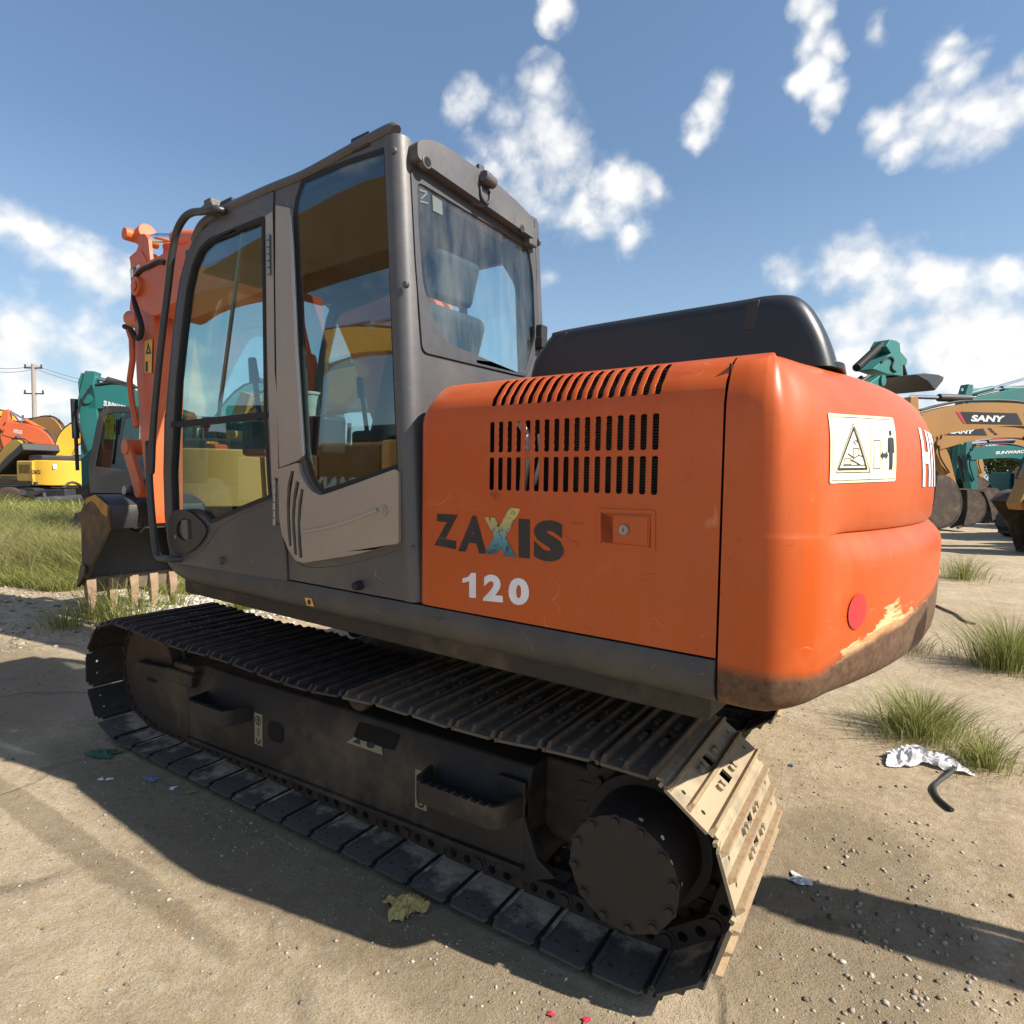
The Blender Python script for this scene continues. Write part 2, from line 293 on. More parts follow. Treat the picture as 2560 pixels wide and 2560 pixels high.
# ------------------------------------------------------------------ materials in use
OR_ = (0.66, 0.125, 0.022)
def orange_mat():
    m, nt, b, oc = base_mat('orange_paint'); n1 = noise(nt, oc, 2.2, 8, 0.65); n2 = noise(nt, oc, 30, 6, 0.7); n3 = noise(nt, oc, 1.1, 3)
    c = ramp(nt, n3, 0.3, 0.75, (0.46,0.066,0.005,1), (0.53,0.092,0.008,1))
    sx = nn(nt, 'ShaderNodeSeparateXYZ'); nt.links.new(oc, sx.inputs[0])
    # worn, faded, scratched
    w = noise(nt, mapping(nt, oc, (1.2,1.2,26), (0.06,0.09,0)), 3.2, 5, 0.6, 1.2); s1 = ramp(nt, w, 0.645, 0.70); g = ramp(nt, noise(nt, oc, 1.7, 2), 0.50, 0.66)
    c = mixc(nt, mathn(nt, 'MULTIPLY', mathn(nt, 'MULTIPLY', s1, g), 0.5), c, (0.60,0.17,0.05,1))
    w2 = noise(nt, mapping(nt, oc, (14,14,1.6), (0.5,0.2,0)), 2.6, 5, 0.6, 2.0); c = mixc(nt, mathn(nt, 'MULTIPLY', ramp(nt, w2, 0.70, 0.715), 0.45), c, (0.2,0.035,0.01,1))
    c = mixc(nt, mathn(nt, 'MULTIPLY', ramp(nt, n1, 0.48, 0.8), 0.22), c, (0.26,0.10,0.045,1))
    c = hairlines(nt, oc, c, (0.12,0.03,0.012), (0.62,0.26,0.12), .55)
    stk = noise(nt, mapping(nt, oc, (17,17,1.1)), 1.6, 5, .6, .2); c = mixc(nt, mathn(nt, 'MULTIPLY', ramp(nt, stk, .48, .75), .20), c, (0.23,0.075,0.028,1))
    fd = ramp(nt, noise(nt, oc, 3.6, 7, .7, .5), .52, .66); c = mixc(nt, mathn(nt, 'MULTIPLY', fd, .28), c, (0.56,0.15,0.045,1))
    sp = ramp(nt, n2, 0.68, 0.71); c = mixc(nt, mathn(nt, 'MULTIPLY', sp, 0.5), c, (0.16,0.05,0.02,1))
    nt.links.new(c, b.inputs['Base Color']); r = mathn(nt, 'ADD', 0.29, mathn(nt, 'MULTIPLY', n1, 0.26)); nt.links.new(r, b.inputs['Roughness'])
    b.inputs['Coat Weight'].default_value = 0.08; b.inputs['Coat Roughness'].default_value = 0.10; b.inputs['Specular IOR Level'].default_value = 0.40
    bump(nt, b, mathn(nt, 'ADD', n3, mathn(nt, 'MULTIPLY', n2, 0.06)), 0.22, 0.03); MATS['orange'] = m; return m
orange = orange_mat()
def cwt_mat():
    m = orange.copy(); m.name = 'counterweight_paint'; nt = m.node_tree; b = nt.nodes['Principled BSDF']; src = b.inputs['Base Color'].links[0].from_socket
    tc = [n for n in nt.nodes if n.type == 'TEX_COORD'][0].outputs['Object']; sx = nn(nt, 'ShaderNodeSeparateXYZ'); nt.links.new(tc, sx.inputs[0])
    n = noise(nt, tc, 6, 6, 0.6); nf = noise(nt, tc, 40, 6, 0.7)
    # bare, dirty casting along the bottom edge, higher towards the back
    rise = mathn(nt, 'MULTIPLY', mathn(nt, 'ADD', sx.outputs[1], 1.12, True), 0.11)
    z = mathn(nt, 'SUBTRACT', sx.outputs[2], rise); z = mathn(nt, 'ADD', z, mathn(nt, 'MULTIPLY', mathn(nt, 'SUBTRACT', n, 0.5), 0.045)); 
    br = ramp(nt, z, 0.955, 0.985, (1,1,1,1), (0,0,0,1)); brc = ramp(nt, nf, 0.35, 0.7, (0.060,0.030,0.016,1), (0.17,0.092,0.046,1))
    # scraped patch, pale filler showing
    st = noise(nt, mapping(nt, tc, (3,3,17), (0.10,0,0)), 2.4, 7, 0.66, 0.5)
    yc = mathn(nt, 'ABSOLUTE', mathn(nt, 'SUBTRACT', sx.outputs[1], -0.72)); zc = mathn(nt, 'SUBTRACT', sx.outputs[2], mathn(nt, 'ADD', 1.015, mathn(nt, 'MULTIPLY', mathn(nt, 'ADD', sx.outputs[1], 0.62), 0.11))); zc = mathn(nt, 'ABSOLUTE', zc)
    e = mathn(nt, 'ADD', mathn(nt, 'DIVIDE', yc, 0.50), mathn(nt, 'DIVIDE', zc, 0.105)); e = mathn(nt, 'ADD', e, mathn(nt, 'MULTIPLY', mathn(nt, 'SUBTRACT', st, 0.5), 2.6))
    pm = ramp(nt, e, 0.64, 0.68, (1,1,1,1), (0,0,0,1)); pc = ramp(nt, noise(nt, mapping(nt, tc, (2,2,16)), 3, 5, 0.7), 0.42, 0.6, (0.74,0.52,0.27,1), (0.62,0.20,0.05,1))
    c = mixc(nt, pm, src, pc)
    dk = ramp(nt, noise(nt, mapping(nt, tc, (1.6,1.6,50), (0.09,0,0)), 2.0, 6, 0.6, 0.9), 0.64, 0.72); reg = ramp(nt, e, 0.9, 1.7, (1,1,1,1), (0,0,0,1)); c = mixc(nt, mathn(nt, 'MULTIPLY', mathn(nt, 'MULTIPLY', dk, reg), 0.8), c, (0.16,0.08,0.04,1))
    c = mixc(nt, br, c, brc); nt.links.new(c, b.inputs['Base Color'])
    rs = b.inputs['Roughness'].links[0].from_socket; nt.links.new(mathn(nt, 'ADD', rs, mathn(nt, 'MULTIPLY', br, 0.35)), b.inputs['Roughness']); return m
cwtm = cwt_mat()
grey = paint('cab_grey', (0.085,0.083,0.086), 0.42, 0.25, (0.21,0.18,0.14), 0.42, 2.5, coat=0.12, scratch=0.5, bstr=.14)
greyd = paint('panel_grey', (0.050,0.048,0.047), 0.5, 0.0, (0.17,0.135,0.095), 0.5, 2.5, scratch=0.5)
taupe = paint('taupe_paint', (0.36,0.315,0.27), 0.42, 0.45, (0.18,0.14,0.10), 0.22, 2.5, coat=0.1, scratch=0.3, bstr=0.03)
black = paint('black_plastic', (0.018,0.019,0.022), 0.42, 0.0, (0.10,0.09,0.08), 0.25, 4, bstr=0.05)
cover = paint('black_cover', (0.017,0.018,0.022), 0.36, 0.0, (0.06,0.06,0.065), 0.22, 1.6, bstr=0.03)
rubber = plain('rubber', (0.012,0.012,0.013), 0.75)
hole = plain('dark_void', (0.004,0.004,0.004), 0.9, bstr=0)
steel = paint('worn_steel', (0.30,0.29,0.28), 0.38, 0.85, (0.14,0.08,0.04), 0.4, 8)
chrome = plain('chrome_rod', (0.75,0.76,0.78), 0.12, 1.0, bstr=0)
darkframe = paint('undercarriage_paint', (0.018,0.016,0.014), 0.60, 0.0, (0.17,0.12,0.07), 0.75, 3.2, bstr=0.5)
rust = paint('rusty_steel', (0.060,0.040,0.028), 0.8, 0.1, (0.16,0.09,0.045), 0.6, 9, bstr=0.5)
shoem = paint('track_shoe_steel', (0.027,0.024,0.022), 0.60, 0.2, (0.14,0.10,0.06), 0.6, 5.5, bstr=0.45)
shoed = paint('track_shoe_dusty', (0.36,0.285,0.18), 0.80, 0.05, (0.085,0.085,0.09), 0.9, 7.0, bstr=0.6)
shoeb = paint('track_shoe_scuffed', (0.15,0.145,0.145), 0.62, 0.12, (0.36,0.29,0.21), 0.85, 4.2, bstr=0.35)
glass = glassmat('tinted_glass', (0.76,0.90,0.89), 1.3, 0.02)
glasss = glassmat('side_tinted_glass', (0.66,0.78,0.78), 1.3, 0.02)
glassr = glassmat('rear_glass', (0.82,0.92,0.925), 1.0, 0.16)
yel_st = plain('yellow_sticker', (0.75,0.42,0.07), 0.5, bstr=0); cream = paint('cream_sticker', (0.80,0.74,0.50), 0.4, 0, (0.4,0.3,0.2), 0.12, 5, bstr=0.02)
ink = plain('black_ink', (0.015,0.016,0.02), 0.5, bstr=0); white_ink = paint('white_lettering', (0.78,0.77,0.80), 0.45, 0, (0.5,0.25,0.12), 0.25, 9, bstr=0.0)
redst = paint('red_sticker', (0.52,0.030,0.035), 0.35, 0, (0.3,0.05,0.03), 0.2, 6, bstr=0)
# ================================================================== MAIN EXCAVATOR
EX = empty('excavator', (OO.x, OO.y, 0), PSI)
tag(EX, 'large orange excavator with grey cab, seen from behind, filling the middle of the yard', 'excavator', 'excavators parked in the yard')
def P(name, mb, mat, parent=None, **k): return mb.build(name, mat, parent or EX, **k)
# ---- upper structure: counterweight
SX = 1.742
plan = [(SX,-1.23),(1.78,-1.23),(1.822,-1.2295)] + [tuple(p) for p in spl([(1.822,-1.2295),(1.872,-1.217),(1.912,-1.183),(1.941,-1.128),(1.960,-1.06),(1.9735,-1.0)], 4)[1:]]
for k in range(1, 22):
    y = -1.0*(1-k/21.0); plan.append((-0.86+math.sqrt(9-y*y)+0.004*(abs(y))**4, y))
plan = plan + [(x,-y) for x, y in plan[:-1][::-1]]
prs = [(.06,.872),(.03,.876),(.010,.893),(.002,.925),(0,1.03),(0,1.12),(0,1.20),(0,1.25),(0,1.28),(0,1.292),(0,1.305),(0,1.42),(0,1.54),(.002,1.605),(.016,1.650),(.040,1.692),(.075,1.720),(.115,1.733),(.16,1.738)]
prr = [(.095,.868),(.050,.876),(.022,.900),(.008,.945),(.003,1.03),(.0,1.12),(-.002,1.19),(.004,1.240),(.040,1.282),(.050,1.292),(.034,1.306),(.028,1.42),(.034,1.52),(.044,1.585),(.062,1.640),(.088,1.686),(.118,1.716),(.145,1.731),(.172,1.738)]
prn = [(.095,.868),(.050,.876),(.022,.900),(.008,.945),(.003,1.03),(.003,1.12),(.004,1.19),(.006,1.240),(.008,1.282),(.009,1.292),(.010,1.306),(.016,1.42),(.024,1.52),(.036,1.585),(.054,1.640),(.080,1.686),(.110,1.716),(.138,1.731),(.168,1.738)]
prs = spl(prs, 2); prr = spl(prr, 2); prn = spl(prn, 2)
def cw_point(i, row, lift=0.0):
    n = len(plan); i0 = min(int(i), n-2); f = i-i0; p = Vector(plan[i0]).lerp(Vector(plan[i0+1]), f)
    t = (Vector(plan[min(i0+2, n-1)])-Vector(plan[max(i0-1, 0)])).normalized(); nrm = Vector((t.y, -t.x))
    w = min(1, max(0, (abs(nrm.x)-0.10)/0.85)); w = w*w*(3-2*w); wc = min(1, max(0, (1.10-abs(p.y))/.20)); wc = wc*wc*(3-2*wc); r0 = min(int(row), len(prs)-2); g = row-r0
    a = Vector(prs[r0]).lerp(Vector(prs[r0+1]), g); b = Vector(prn[r0]).lerp(Vector(prn[r0+1]), g).lerp(Vector(prr[r0]).lerp(Vector(prr[r0+1]), g), wc); o = a.lerp(b, w); q = p-nrm*(o.x-lift); return Vector((q.x, q.y, o.y))
mb = MB(); n = len(plan); mrow = len(prs); ring = [[cw_point(i, r) for i in range(n)] for r in range(mrow)]
for r in range(mrow):
    for i in (0, n-1): ring[r][i].x = SX
vs = [v for rg in ring for v in rg]; fs = []
for r in range(mrow-1):
    for i in range(n): fs.append((r*n+i, r*n+(i+1)%n, (r+1)*n+(i+1)%n, (r+1)*n+i))
fs += [tuple(range(n))[::-1], tuple(range((mrow-1)*n, mrow*n))]; mb.add(vs, fs)
CWT = P('counterweight', mb, cwtm, ang=50)
# surface patches on the counterweight: arc parameter from (y,z)
def cw_at(y, z, lift=0.002):
    best = min(range(1, n//2+12), key=lambda i: abs(plan[i][1]-y)) ; 
    lo, hi = 1.0, n/2+10
    for _ in range(30):
        mid = (lo+hi)/2
        if cw_point(mid, 10).y < y: lo = mid
        else: hi = mid
    i = lo; rl, rh = 0.0, float(mrow-1)
    for _ in range(30):
        mid = (rl+rh)/2
        if cw_point(i, mid).z < z: rl = mid
        else: rh = mid
    return cw_point(i, rl, lift)
def cw_px(i, x, y, lift=0.002):      # the surface point seen at a picture position -> (y, z)
    d = toU(ray(zp(i, x, y))); best = None
    for k in range(60):
        yy = -1.2+k*0.03; t = (yy-CU.y)/d.y; q = CU+d*t; s = cw_at(yy, min(1.7, max(.9, q.z)), 0); e = q.x-s.x
        if best is not None and (e < 0) != (best[0] < 0):
            f = best[0]/(best[0]-e); return (best[1]+f*(yy-best[1]), best[2]+f*(q.z-best[2]))
        best = (e, yy, q.z)
    return (best[1], best[2])
def cw_poly(name, pts, mat, parent, lift, cuts=3, label=None):
    me = bpy.data.meshes.new(name); bm = bmesh.new(); 
    L = [[Vector((a,b,0)) for a, b in lp] for lp in pts]; flat = [v for lp in L for v in lp]; tv = [bm.verts.new(v) for v in flat]
    for t in tessellate_polygon(L):
        try: bm.faces.new([tv[i] for i in t])
        except ValueError: pass
    for _ in range(cuts):
        es = [e for e in bm.edges if e.calc_length() > 0.02]
        if es: bmesh.ops.subdivide_edges(bm, edges=es, cuts=1, use_grid_fill=True)
        bmesh.ops.triangulate(bm, faces=bm.faces)
    for v in bm.verts: v.co = cw_at(v.co.x, v.co.y, lift)
    bmesh.ops.recalc_face_normals(bm, faces=bm.faces); bm.to_mesh(me); bm.free(); me.materials.append(mat); me.shade_smooth(); o = bpy.data.objects.new(name, me); COL.objects.link(o); o.parent = parent
    if label: o['label'] = label
    return o
q = [cw_px(4, *p) for p in ((745,447),(1060,470),(1073,778),(755,790))]
def stq(u, v):   # sticker coordinates, v down
    a = Vector(q[0]).lerp(Vector(q[1]), u); b = Vector(q[3]).lerp(Vector(q[2]), u); return tuple(a.lerp(b, v))
st = cw_poly('warning_sticker', [[stq(a,b) for a,b in fillet([(0,0),(1,0),(1,1),(0,1)], .03)]], cream, CWT, 0.0025, 4, 'cream pictogram warning sticker')
def sline(pts, w, closed=False):
    out = []; N = len(pts)
    for k in range(N if closed else N-1):
        a = Vector(pts[k]); b = Vector(pts[(k+1)%N]); d = Vector(((b.x-a.x)*2, b.y-a.y))
        d.normalize(); nx, ny = -d.y*w/2*0.5, d.x*w/2; e = Vector((d.x*w/4, d.y*w/2))
        out.append([(a.x-e.x+nx,a.y-e.y+ny),(b.x+e.x+nx,b.y+e.y+ny),(b.x+e.x-nx,b.y+e.y-ny),(a.x-e.x-nx,a.y-e.y-ny)])
    return out
polys = []
polys += sline([(.03,.04),(.97,.04),(.97,.96),(.03,.96)], .008, True) + sline([(.56,.04),(.56,.96)], .008)
polys += sline([(.335,.20),(.515,.80),(.13,.80)], .032, True) + sline([(.335,.13),(.565,.85),(.085,.85)], .010, True)
polys += sline([(.20,.745),(.50,.745)], .012) + sline([(.21,.65),(.30,.65),(.30,.735),(.21,.735)], .010, True) + sline([(.30,.67),(.36,.70),(.42,.74)], .016) + sline([(.26,.58),(.34,.64),(.40,.60)], .016) + sline([(.33,.50),(.33,.68)], .012) + sline([(.33,.50),(.40,.50),(.40,.60),(.46,.62)], .010)+ sline([(.36,.44),(.33,.40),(.36,.38),(.39,.41)], .012)
polys += sline([(.61,.37),(.71,.37),(.71,.80),(.61,.80)], .010, True)
polys += [[(.715,.60),(.755,.53),(.755,.57),(.80,.57),(.80,.53),(.84,.60),(.80,.67),(.80,.63),(.755,.63),(.755,.67)]]
polys += [circ((.89,.25), .022, 12, .045), [(.855,.32),(.93,.32),(.945,.35),(.95,.56),(.935,.56),(.928,.40),(.925,.56),(.92,.82),(.897,.82),(.893,.60),(.887,.82),(.865,.82),(.862,.56),(.857,.40),(.850,.56),(.835,.56),(.84,.35)]]
mbs = bmesh.new()
me = bpy.data.meshes.new('pictogram'); allv = []; allf = []
for pl in polys:
    tri = tessellate_polygon([[Vector((a,b,0)) for a,b in pl]]); o_ = len(allv); allv += [(a,b,0) for a,b in pl]; allf += [tuple(i+o_ for i in t) for t in tri]
me.from_pydata(allv, [], allf); bm = bmesh.new(); bm.from_mesh(me)
for _ in range(2): bmesh.ops.subdivide_edges(bm, edges=[e for e in bm.edges if e.calc_length() > 0.12], cuts=1); bmesh.ops.triangulate(bm, faces=bm.faces)
for v in bm.verts: y, z = stq(v.co.x, v.co.y); v.co = cw_at(y, z, 0.0038)
bm.to_mesh(me); bm.free(); me.materials.append(ink); o = bpy.data.objects.new('pictogram', me); COL.objects.link(o); o.parent = st
dc = cw_px(4, 891, 1407); cw_poly('round_sticker', [circ(dc, 0.046, 24)], redst, CWT, 0.003, 2, 'round red sticker low on the counterweight')
h0 = cw_px(4, 1168, 520); h1 = cw_px(4, 1188, 820); hw = 0.115; zt, zb = h0[1]-0.005, h1[1]; xs0 = h0[0]-.01; hw = .155
zt, zb = 1.600, 1.412; xs0 += .065
def LQ(x0, x1, z0, z1): return [(xs0+x0*hw, zb+(zt-zb)*z0),(xs0+x1*hw, zb+(zt-zb)*z0),(xs0+x1*hw, zb+(zt-zb)*z1),(xs0+x0*hw, zb+(zt-zb)*z1)]
letters = [LQ(0,.27,0,1), LQ(.73,1,0,1), LQ(.27,.73,.40,.60), LQ(1.22,1.49,0,1), LQ(1.9,2.17,0,.82), LQ(1.6,2.47,.82,1)]
def LP(*p): return [(xs0+a*hw, zb+(zt-zb)*b) for a,b in p]
letters += [LP((2.6,0),(2.88,0),(3.2,1),(2.95,1)), LP((3.3,0),(3.58,0),(3.22,1),(2.95,1)), LP((2.8,.2),(3.4,.2),(3.35,.38),(2.85,.38)), LQ(3.75,4.0,0,1), LQ(4.0,4.6,0,.18), LQ(4.0,4.6,.82,1), LQ(4.8,5.07,0,1), LQ(5.5,5.77,0,1), LQ(5.07,5.5,.4,.6), LQ(6.0,6.27,0,1)]
for pl in letters:
    pass
me = bpy.data.meshes.new('maker_lettering'); allv = []; allf = []
for pl in letters:
    o_ = len(allv); allv += [(a,b,0) for a,b in pl]; allf.append(tuple(range(o_, o_+len(pl))))
me.from_pydata(allv, [], allf); bm = bmesh.new(); bm.from_mesh(me)
for _ in range(2): bmesh.ops.subdivide_edges(bm, edges=[e for e in bm.edges if e.calc_length() > 0.03], cuts=1); bmesh.ops.triangulate(bm, faces=bm.faces)
for v in bm.verts: v.co = cw_at(v.co.x, v.co.y, 0.003)
bm.to_mesh(me); bm.free(); me.materials.append(white_ink); o = bpy.data.objects.new('lettering', me); COL.objects.link(o); o.parent = CWT; o['label'] = 'white capital letters on the rear'
# ---- hood (engine door side with louvre slots)
HX0, HX1 = 0.737, 1.736
sx0, sx1 = 1.0325, 1.5755; pitch = (sx1-sx0-0.017)/16; slots = [(sx0+k*pitch, sx0+k*pitch+0.0175) for k in range(17)]
xsb = [HX0, HX0+.008, HX0+.022, HX0+.045, 0.85] 
for a, b in slots: xsb += [a, a+.004, b-.004, b]
xsb += [1.66, HX1]
prof = [(0,.992),(0,1.15),(0,1.30),(0,1.382),(0,1.386),(0,1.477),(0,1.481),(0,1.496),(0,1.50),(0,1.584),(0,1.588),(0,1.61),(.004,1.636),(.005,1.640),(.013,1.66),(.026,1.674),(.040,1.692),(.056,1.708),(.075,1.720),(.080,1.723),(.115,1.733),(.30,1.740)]
rows = {(3,6):1, (7,10):1, (12,19):1}
mb = MB()
def hv(x, r):
    o_, z_ = prof[r]; k = max(0, 1-(x-HX0)/.05); z_ -= 0.05*k*k*max(0,min(1,(z_-1.55)/.18)); return (x, -1.23+o_+0.012*k*k, z_)
for xi in range(len(xsb)-1):
    x0, x1 = xsb[xi], xsb[xi+1]; cs = (xi-5)
    inslot = 0 <= cs < 17*4 and cs % 4 != 3; ed = cs % 4
    for r in range(len(prof)-1):
        if inslot:
            hit = [k for k in rows if k[0] <= r < k[1]]
            if hit:
                a, b = hit[0]; 
                if ed == 0 and r == a: mb.add([hv(x0,r),hv(x1,r),hv(x0,r+1)], [(0,1,2)])
                elif ed == 0 and r == b-1: mb.add([hv(x0,r),hv(x1,r+1),hv(x0,r+1)], [(0,1,2)])
                elif ed == 2 and r == a: mb.add([hv(x0,r),hv(x1,r),hv(x1,r+1)], [(0,1,2)])
                elif ed == 2 and r == b-1: mb.add([hv(x1,r),hv(x1,r+1),hv(x0,r+1)], [(0,1,2)])
                continue
        mb.add([hv(x0,r),hv(x1,r),hv(x1,r+1),hv(x0,r+1)], [(0,1,2,3)])
hood = P('engine_door', mb, orange, ang=40); md = hood.modifiers.new('thickness', 'SOLIDIFY'); md.thickness = 0.004; md.offset = -1; md = hood.modifiers.new('normals', 'WEIGHTED_NORMAL'); md.keep_sharp = True; md.weight = 100
mb = MB(); mb.box(HX0, HX1, -0.965, 1.22, .99, 1.738); P('hood_top', mb, orange, bev=.03)
mb = MB(); mb.box(.76, 1.72, -1.165, -0.98, 1.0, 1.66); P('engine_bay', mb, hole)
mb = MB()
for k in range(44): z = 1.36+k*0.008; mb.box(1.30, 1.62, -1.172, -1.166, z, z+0.004)
P('radiator_fins', mb, plain('radiator_grey', (0.05,0.05,0.05), 0.5, 0.6))
mb = MB(); mb.tube(spl([(1.13,-1.19,1.36),(1.135,-1.19,1.43),(1.15,-1.19,1.50),(1.135,-1.19,1.56),(1.10,-1.19,1.60)], 6), 0.012); mb.tube(spl([(1.165,-1.185,1.40),(1.19,-1.185,1.47),(1.185,-1.185,1.55)], 6), .008); P('hose', mb, plain('white_hose', (0.5,0.48,0.45), 0.4))
mb = MB(); mb.box(HX1+.001, SX-.001, -1.20, 1.2, .89, 1.70); P('seam', mb, hole)
# latch
mb = MB(); fr = side(-1.23); o1 = fillet(S(3, (1104,1012),(1414,1022),(1414,1244),(1104,1212)), .006); o2 = inset(o1, .011); mb.plate([o1, o2[::-1]], fr, -.0035, .0); L1 = P('latch_frame', mb, orange, bev=.0012)
mb = MB(); mb.plate([fillet(S(3, (1190,1042),(1388,1048),(1386,1212),(1190,1196)), .006)], fr, -.006, .0); mb.plate([inset(fillet(S(3, (1190,1042),(1388,1048),(1386,1212),(1190,1196)), .006), .0045)], fr, -.009, -.005); latch = P('latch', mb, orange, bev=.0015)
lx, lz = US(3, 1255, 1125); mb = MB(); mb.cyl((lx,-1.245,lz), (lx,-1.23,lz), .0135, n=24); mb.cyl((lx,-1.2465,lz), (lx,-1.245,lz), .0095, n=24); P('lock_cylinder', mb, steel, latch, bev=.001)
mb = MB(); mb.box(lx-.0012, lx+.0012, -1.2472, -1.2463, lz-.005, lz+.005); P('keyhole', mb, hole, latch)
mb = MB(); mb.plate([S(3, (1128,1042),(1186,1044),(1172,1110),(1180,1190),(1128,1190))], fr, -.0008, 0); P('latch_recess', mb, paint('recess', (0.10,0.03,0.012), .6), latch)
# lettering on the door
yl = -1.2312
def lett(name, txt, pts, mat, **k):
    c = S(3, *pts); t = quad_fr(*[(a, yl, b) for a, b in c]); return text_mesh(name, txt, t, mat, hood, **k)
inkd = paint('lettering_black', (0.012,0.013,0.018), 0.35, 0, (0.10,0.09,0.09), 0.25, 12, bstr=0, scratch=0.6)
lett('letter_z', 'Z', [(228,1208),(352,1232),(354,1046),(232,1038)], inkd, bold=.05)
lett('letter_a', 'A', [(356,1240),(508,1256),(500,1055),(388,1046)], inkd, bold=.05)
goldm, nt, b, oc = base_mat('gold_blue_lettering'); sxn = nn(nt, 'ShaderNodeSeparateXYZ'); nt.links.new(oc, sxn.inputs[0]); rr_ = ramp(nt, sxn.outputs[2], 0.0, 1.0)
mr = nn(nt, 'ShaderNodeMapRange'); mr.inputs[1].default_value = 1.19; mr.inputs[2].default_value = 1.33; nt.links.new(sxn.outputs[2], mr.inputs[0]); cr = nt.nodes.new('ShaderNodeValToRGB'); cr.color_ramp.elements[0].color = (0.03,0.12,0.17,1); cr.color_ramp.elements[1].color = (0.62,0.50,0.18,1)
e = cr.color_ramp.elements.new(0.35); e.color = (0.10,0.30,0.36,1); e = cr.color_ramp.elements.new(0.6); e.color = (0.42,0.36,0.14,1); nt.links.new(mr.outputs[0], cr.inputs[0]); cc_ = mixc(nt, ramp(nt, noise(nt, oc, 60, 5, .7), .52, .62), cr.outputs[0], (0.02,0.03,0.04,1)); nt.links.new(cc_, b.inputs['Base Color']); b.inputs['Roughness'].default_value = .35
c = S(3, (500,1255),(560,1258),(692,1014),(632,1008)); c2 = S(3, (498,1058),(552,1060),(668,1272),(606,1268))
mb = MB(); mb.plate([c], side(yl), -.0004, 0.0003); mb.plate([c2], side(yl-.0006), -.0004, 0.0002); P('letter_x', mb, goldm, hood, smooth=False)
lett('letter_i', 'I', [(680,1275),(740,1280),(740,1070),(680,1066)], inkd, bold=.02)
lett('letter_s', 'S', [(760,1290),(925,1302),(922,1078),(762,1072)], inkd, bold=.06)
mb = MB(); mb.plate([S(3, (416,1488),(452,1492),(452,1358),(428,1356),(410,1378),(380,1386),(380,1410),(416,1402))], side(yl), -.0004, .0002); o_ = P('model_number', mb, white_ink, hood, smooth=False); o_['label'] = 'white model number'
lett('model_number', '2', [(490,1506),(597,1516),(592,1368),(494,1364)], white_ink, bold=.05)
lett('model_number', '0', [(625,1528),(738,1532),(736,1388),(628,1380)], white_ink, bold=.055)
# ---- side skirt, deck
sk = [(-1.23,.986),(-1.238,.965),(-1.240,.93),(-1.232,.90),(-1.212,.882),(-1.17,.872),(-1.0,.868),(-1.0,.986)]
mb = MB(); xs_ = [-1.10,-1.085,-1.05,-0.98,-0.90,-0.80,SX-.006]; fl = [.22,.35,.55,.8,.95,1,1]; N = len(sk)
for x, f in zip(xs_, fl): mb.v += [(x, y+(0.03*(1-f)), .986-(.986-z)*f) for y, z in sk]
for i in range(len(xs_)-1):
    for k in range(N): a = i*N+k; b_ = i*N+(k+1)%N; mb.f.append((a, b_, b_+N, a+N)); mb.m.append(0)
mb.f += [tuple(range(N))[::-1], tuple(range((len(xs_)-1)*N, len(xs_)*N))]; mb.m += [0,0]; SK = P('side_skirt', mb, greyd, ang=45)
mb2 = MB(); mb2.v = [(x,-y,z) for x,y,z in mb.v]; mb2.f = list(mb.f); mb2.m = list(mb.m); P('side_skirt', mb2, greyd, ang=45)
c = S(9, (1127,1360),(1172,1366),(1190,1422),(1142,1414)); mb = MB(); mb.plate([c], side(-1.2425), 0, .002); a = P('small_sticker', mb, yel_st, SK)
mb = MB(); cc = ((c[0][0]+c[2][0])/2, (c[0][1]+c[2][1])/2); mb.plate([circ(cc, .011, 12)], side(-1.2435), 0, .001); P('sticker_mark', mb, ink, SK)
mb = MB(); mb.box(-1.05, 1.70, -1.15, 1.15, .80, .985); mb.box(-.3,.95,-.8,.8,.72,.81); P('deck', mb, darkframe, bev=.01)
mb = MB(); mb.cyl((0,0,.60),(0,0,.73), .56, n=48); mb.cyl((0,0,.52),(0,0,.60), .62, n=48); P('swing_bearing', mb, rust, bev=.008)
# right-hand body of the machine
mb = MB(); mb.box(-1.05,.70,.42,1.22,.99,1.62); P('tool_box', mb, orange, bev=.03)
mb = MB(); mb.box(.10,.73,-.33,.40,.99,1.70); P('tank', mb, orange, bev=.03)
mb = MB(); mb.box(-.75,.12,-.20,-.12,.97,1.55); mb.box(-.75,.12,.27,.35,.97,1.55); P('boom_bracket', mb, orange, bev=.01)
# ---- black engine cover box
eo = S(16, (52,1418),(75,1360),(110,1300),(140,1258),(180,1235),(560,1168),(860,1118),(960,1100),(1040,1096),(1090,1108),(1130,1145),(1170,1210),(1200,1280),(1215,1330), yu=-.84)
eo = [(x, max(z, 1.735)) for x, z in eo]; eo = [(eo[0][0], 1.735)]+eo[1:-1]+[(eo[-1][0]+.01, 1.735)]
es = spl(eo, 3); mb = MB(); N = len(es); ys = [(-.86,.0),(-.857,.35),(-.845,.68),(-.82,.86),(-.77,.96),(-.68,1.0),(-.5,1.0),(-.3,.99),(-.15,.93),(-.05,.8),(.0,.5)]
cx_ = (es[0][0]+es[-1][0])/2
for y, k in ys:
    kk = .90+.10*k
    dr = lambda x: .11*max(0, (y+.84)/.84)**1.2*max(0, (x-1.2)/.67)
    mb.v += [(cx_+(x-cx_)*kk-dr(x), y, 1.735+(z-1.735)*(0.80+0.20*k if k > 0 else .78)) for x, z in es]
for i in range(len(ys)-1):
    for k in range(N-1): a = i*N+k; mb.f.append((a, a+1, a+1+N, a+N)); mb.m.append(0)
mb.f += [tuple(range(N))[::-1], tuple(range((len(ys)-1)*N, len(ys)*N))]; mb.m += [0,0]
EC = P('engine_cover', mb, cover, ang=60, bev=0)
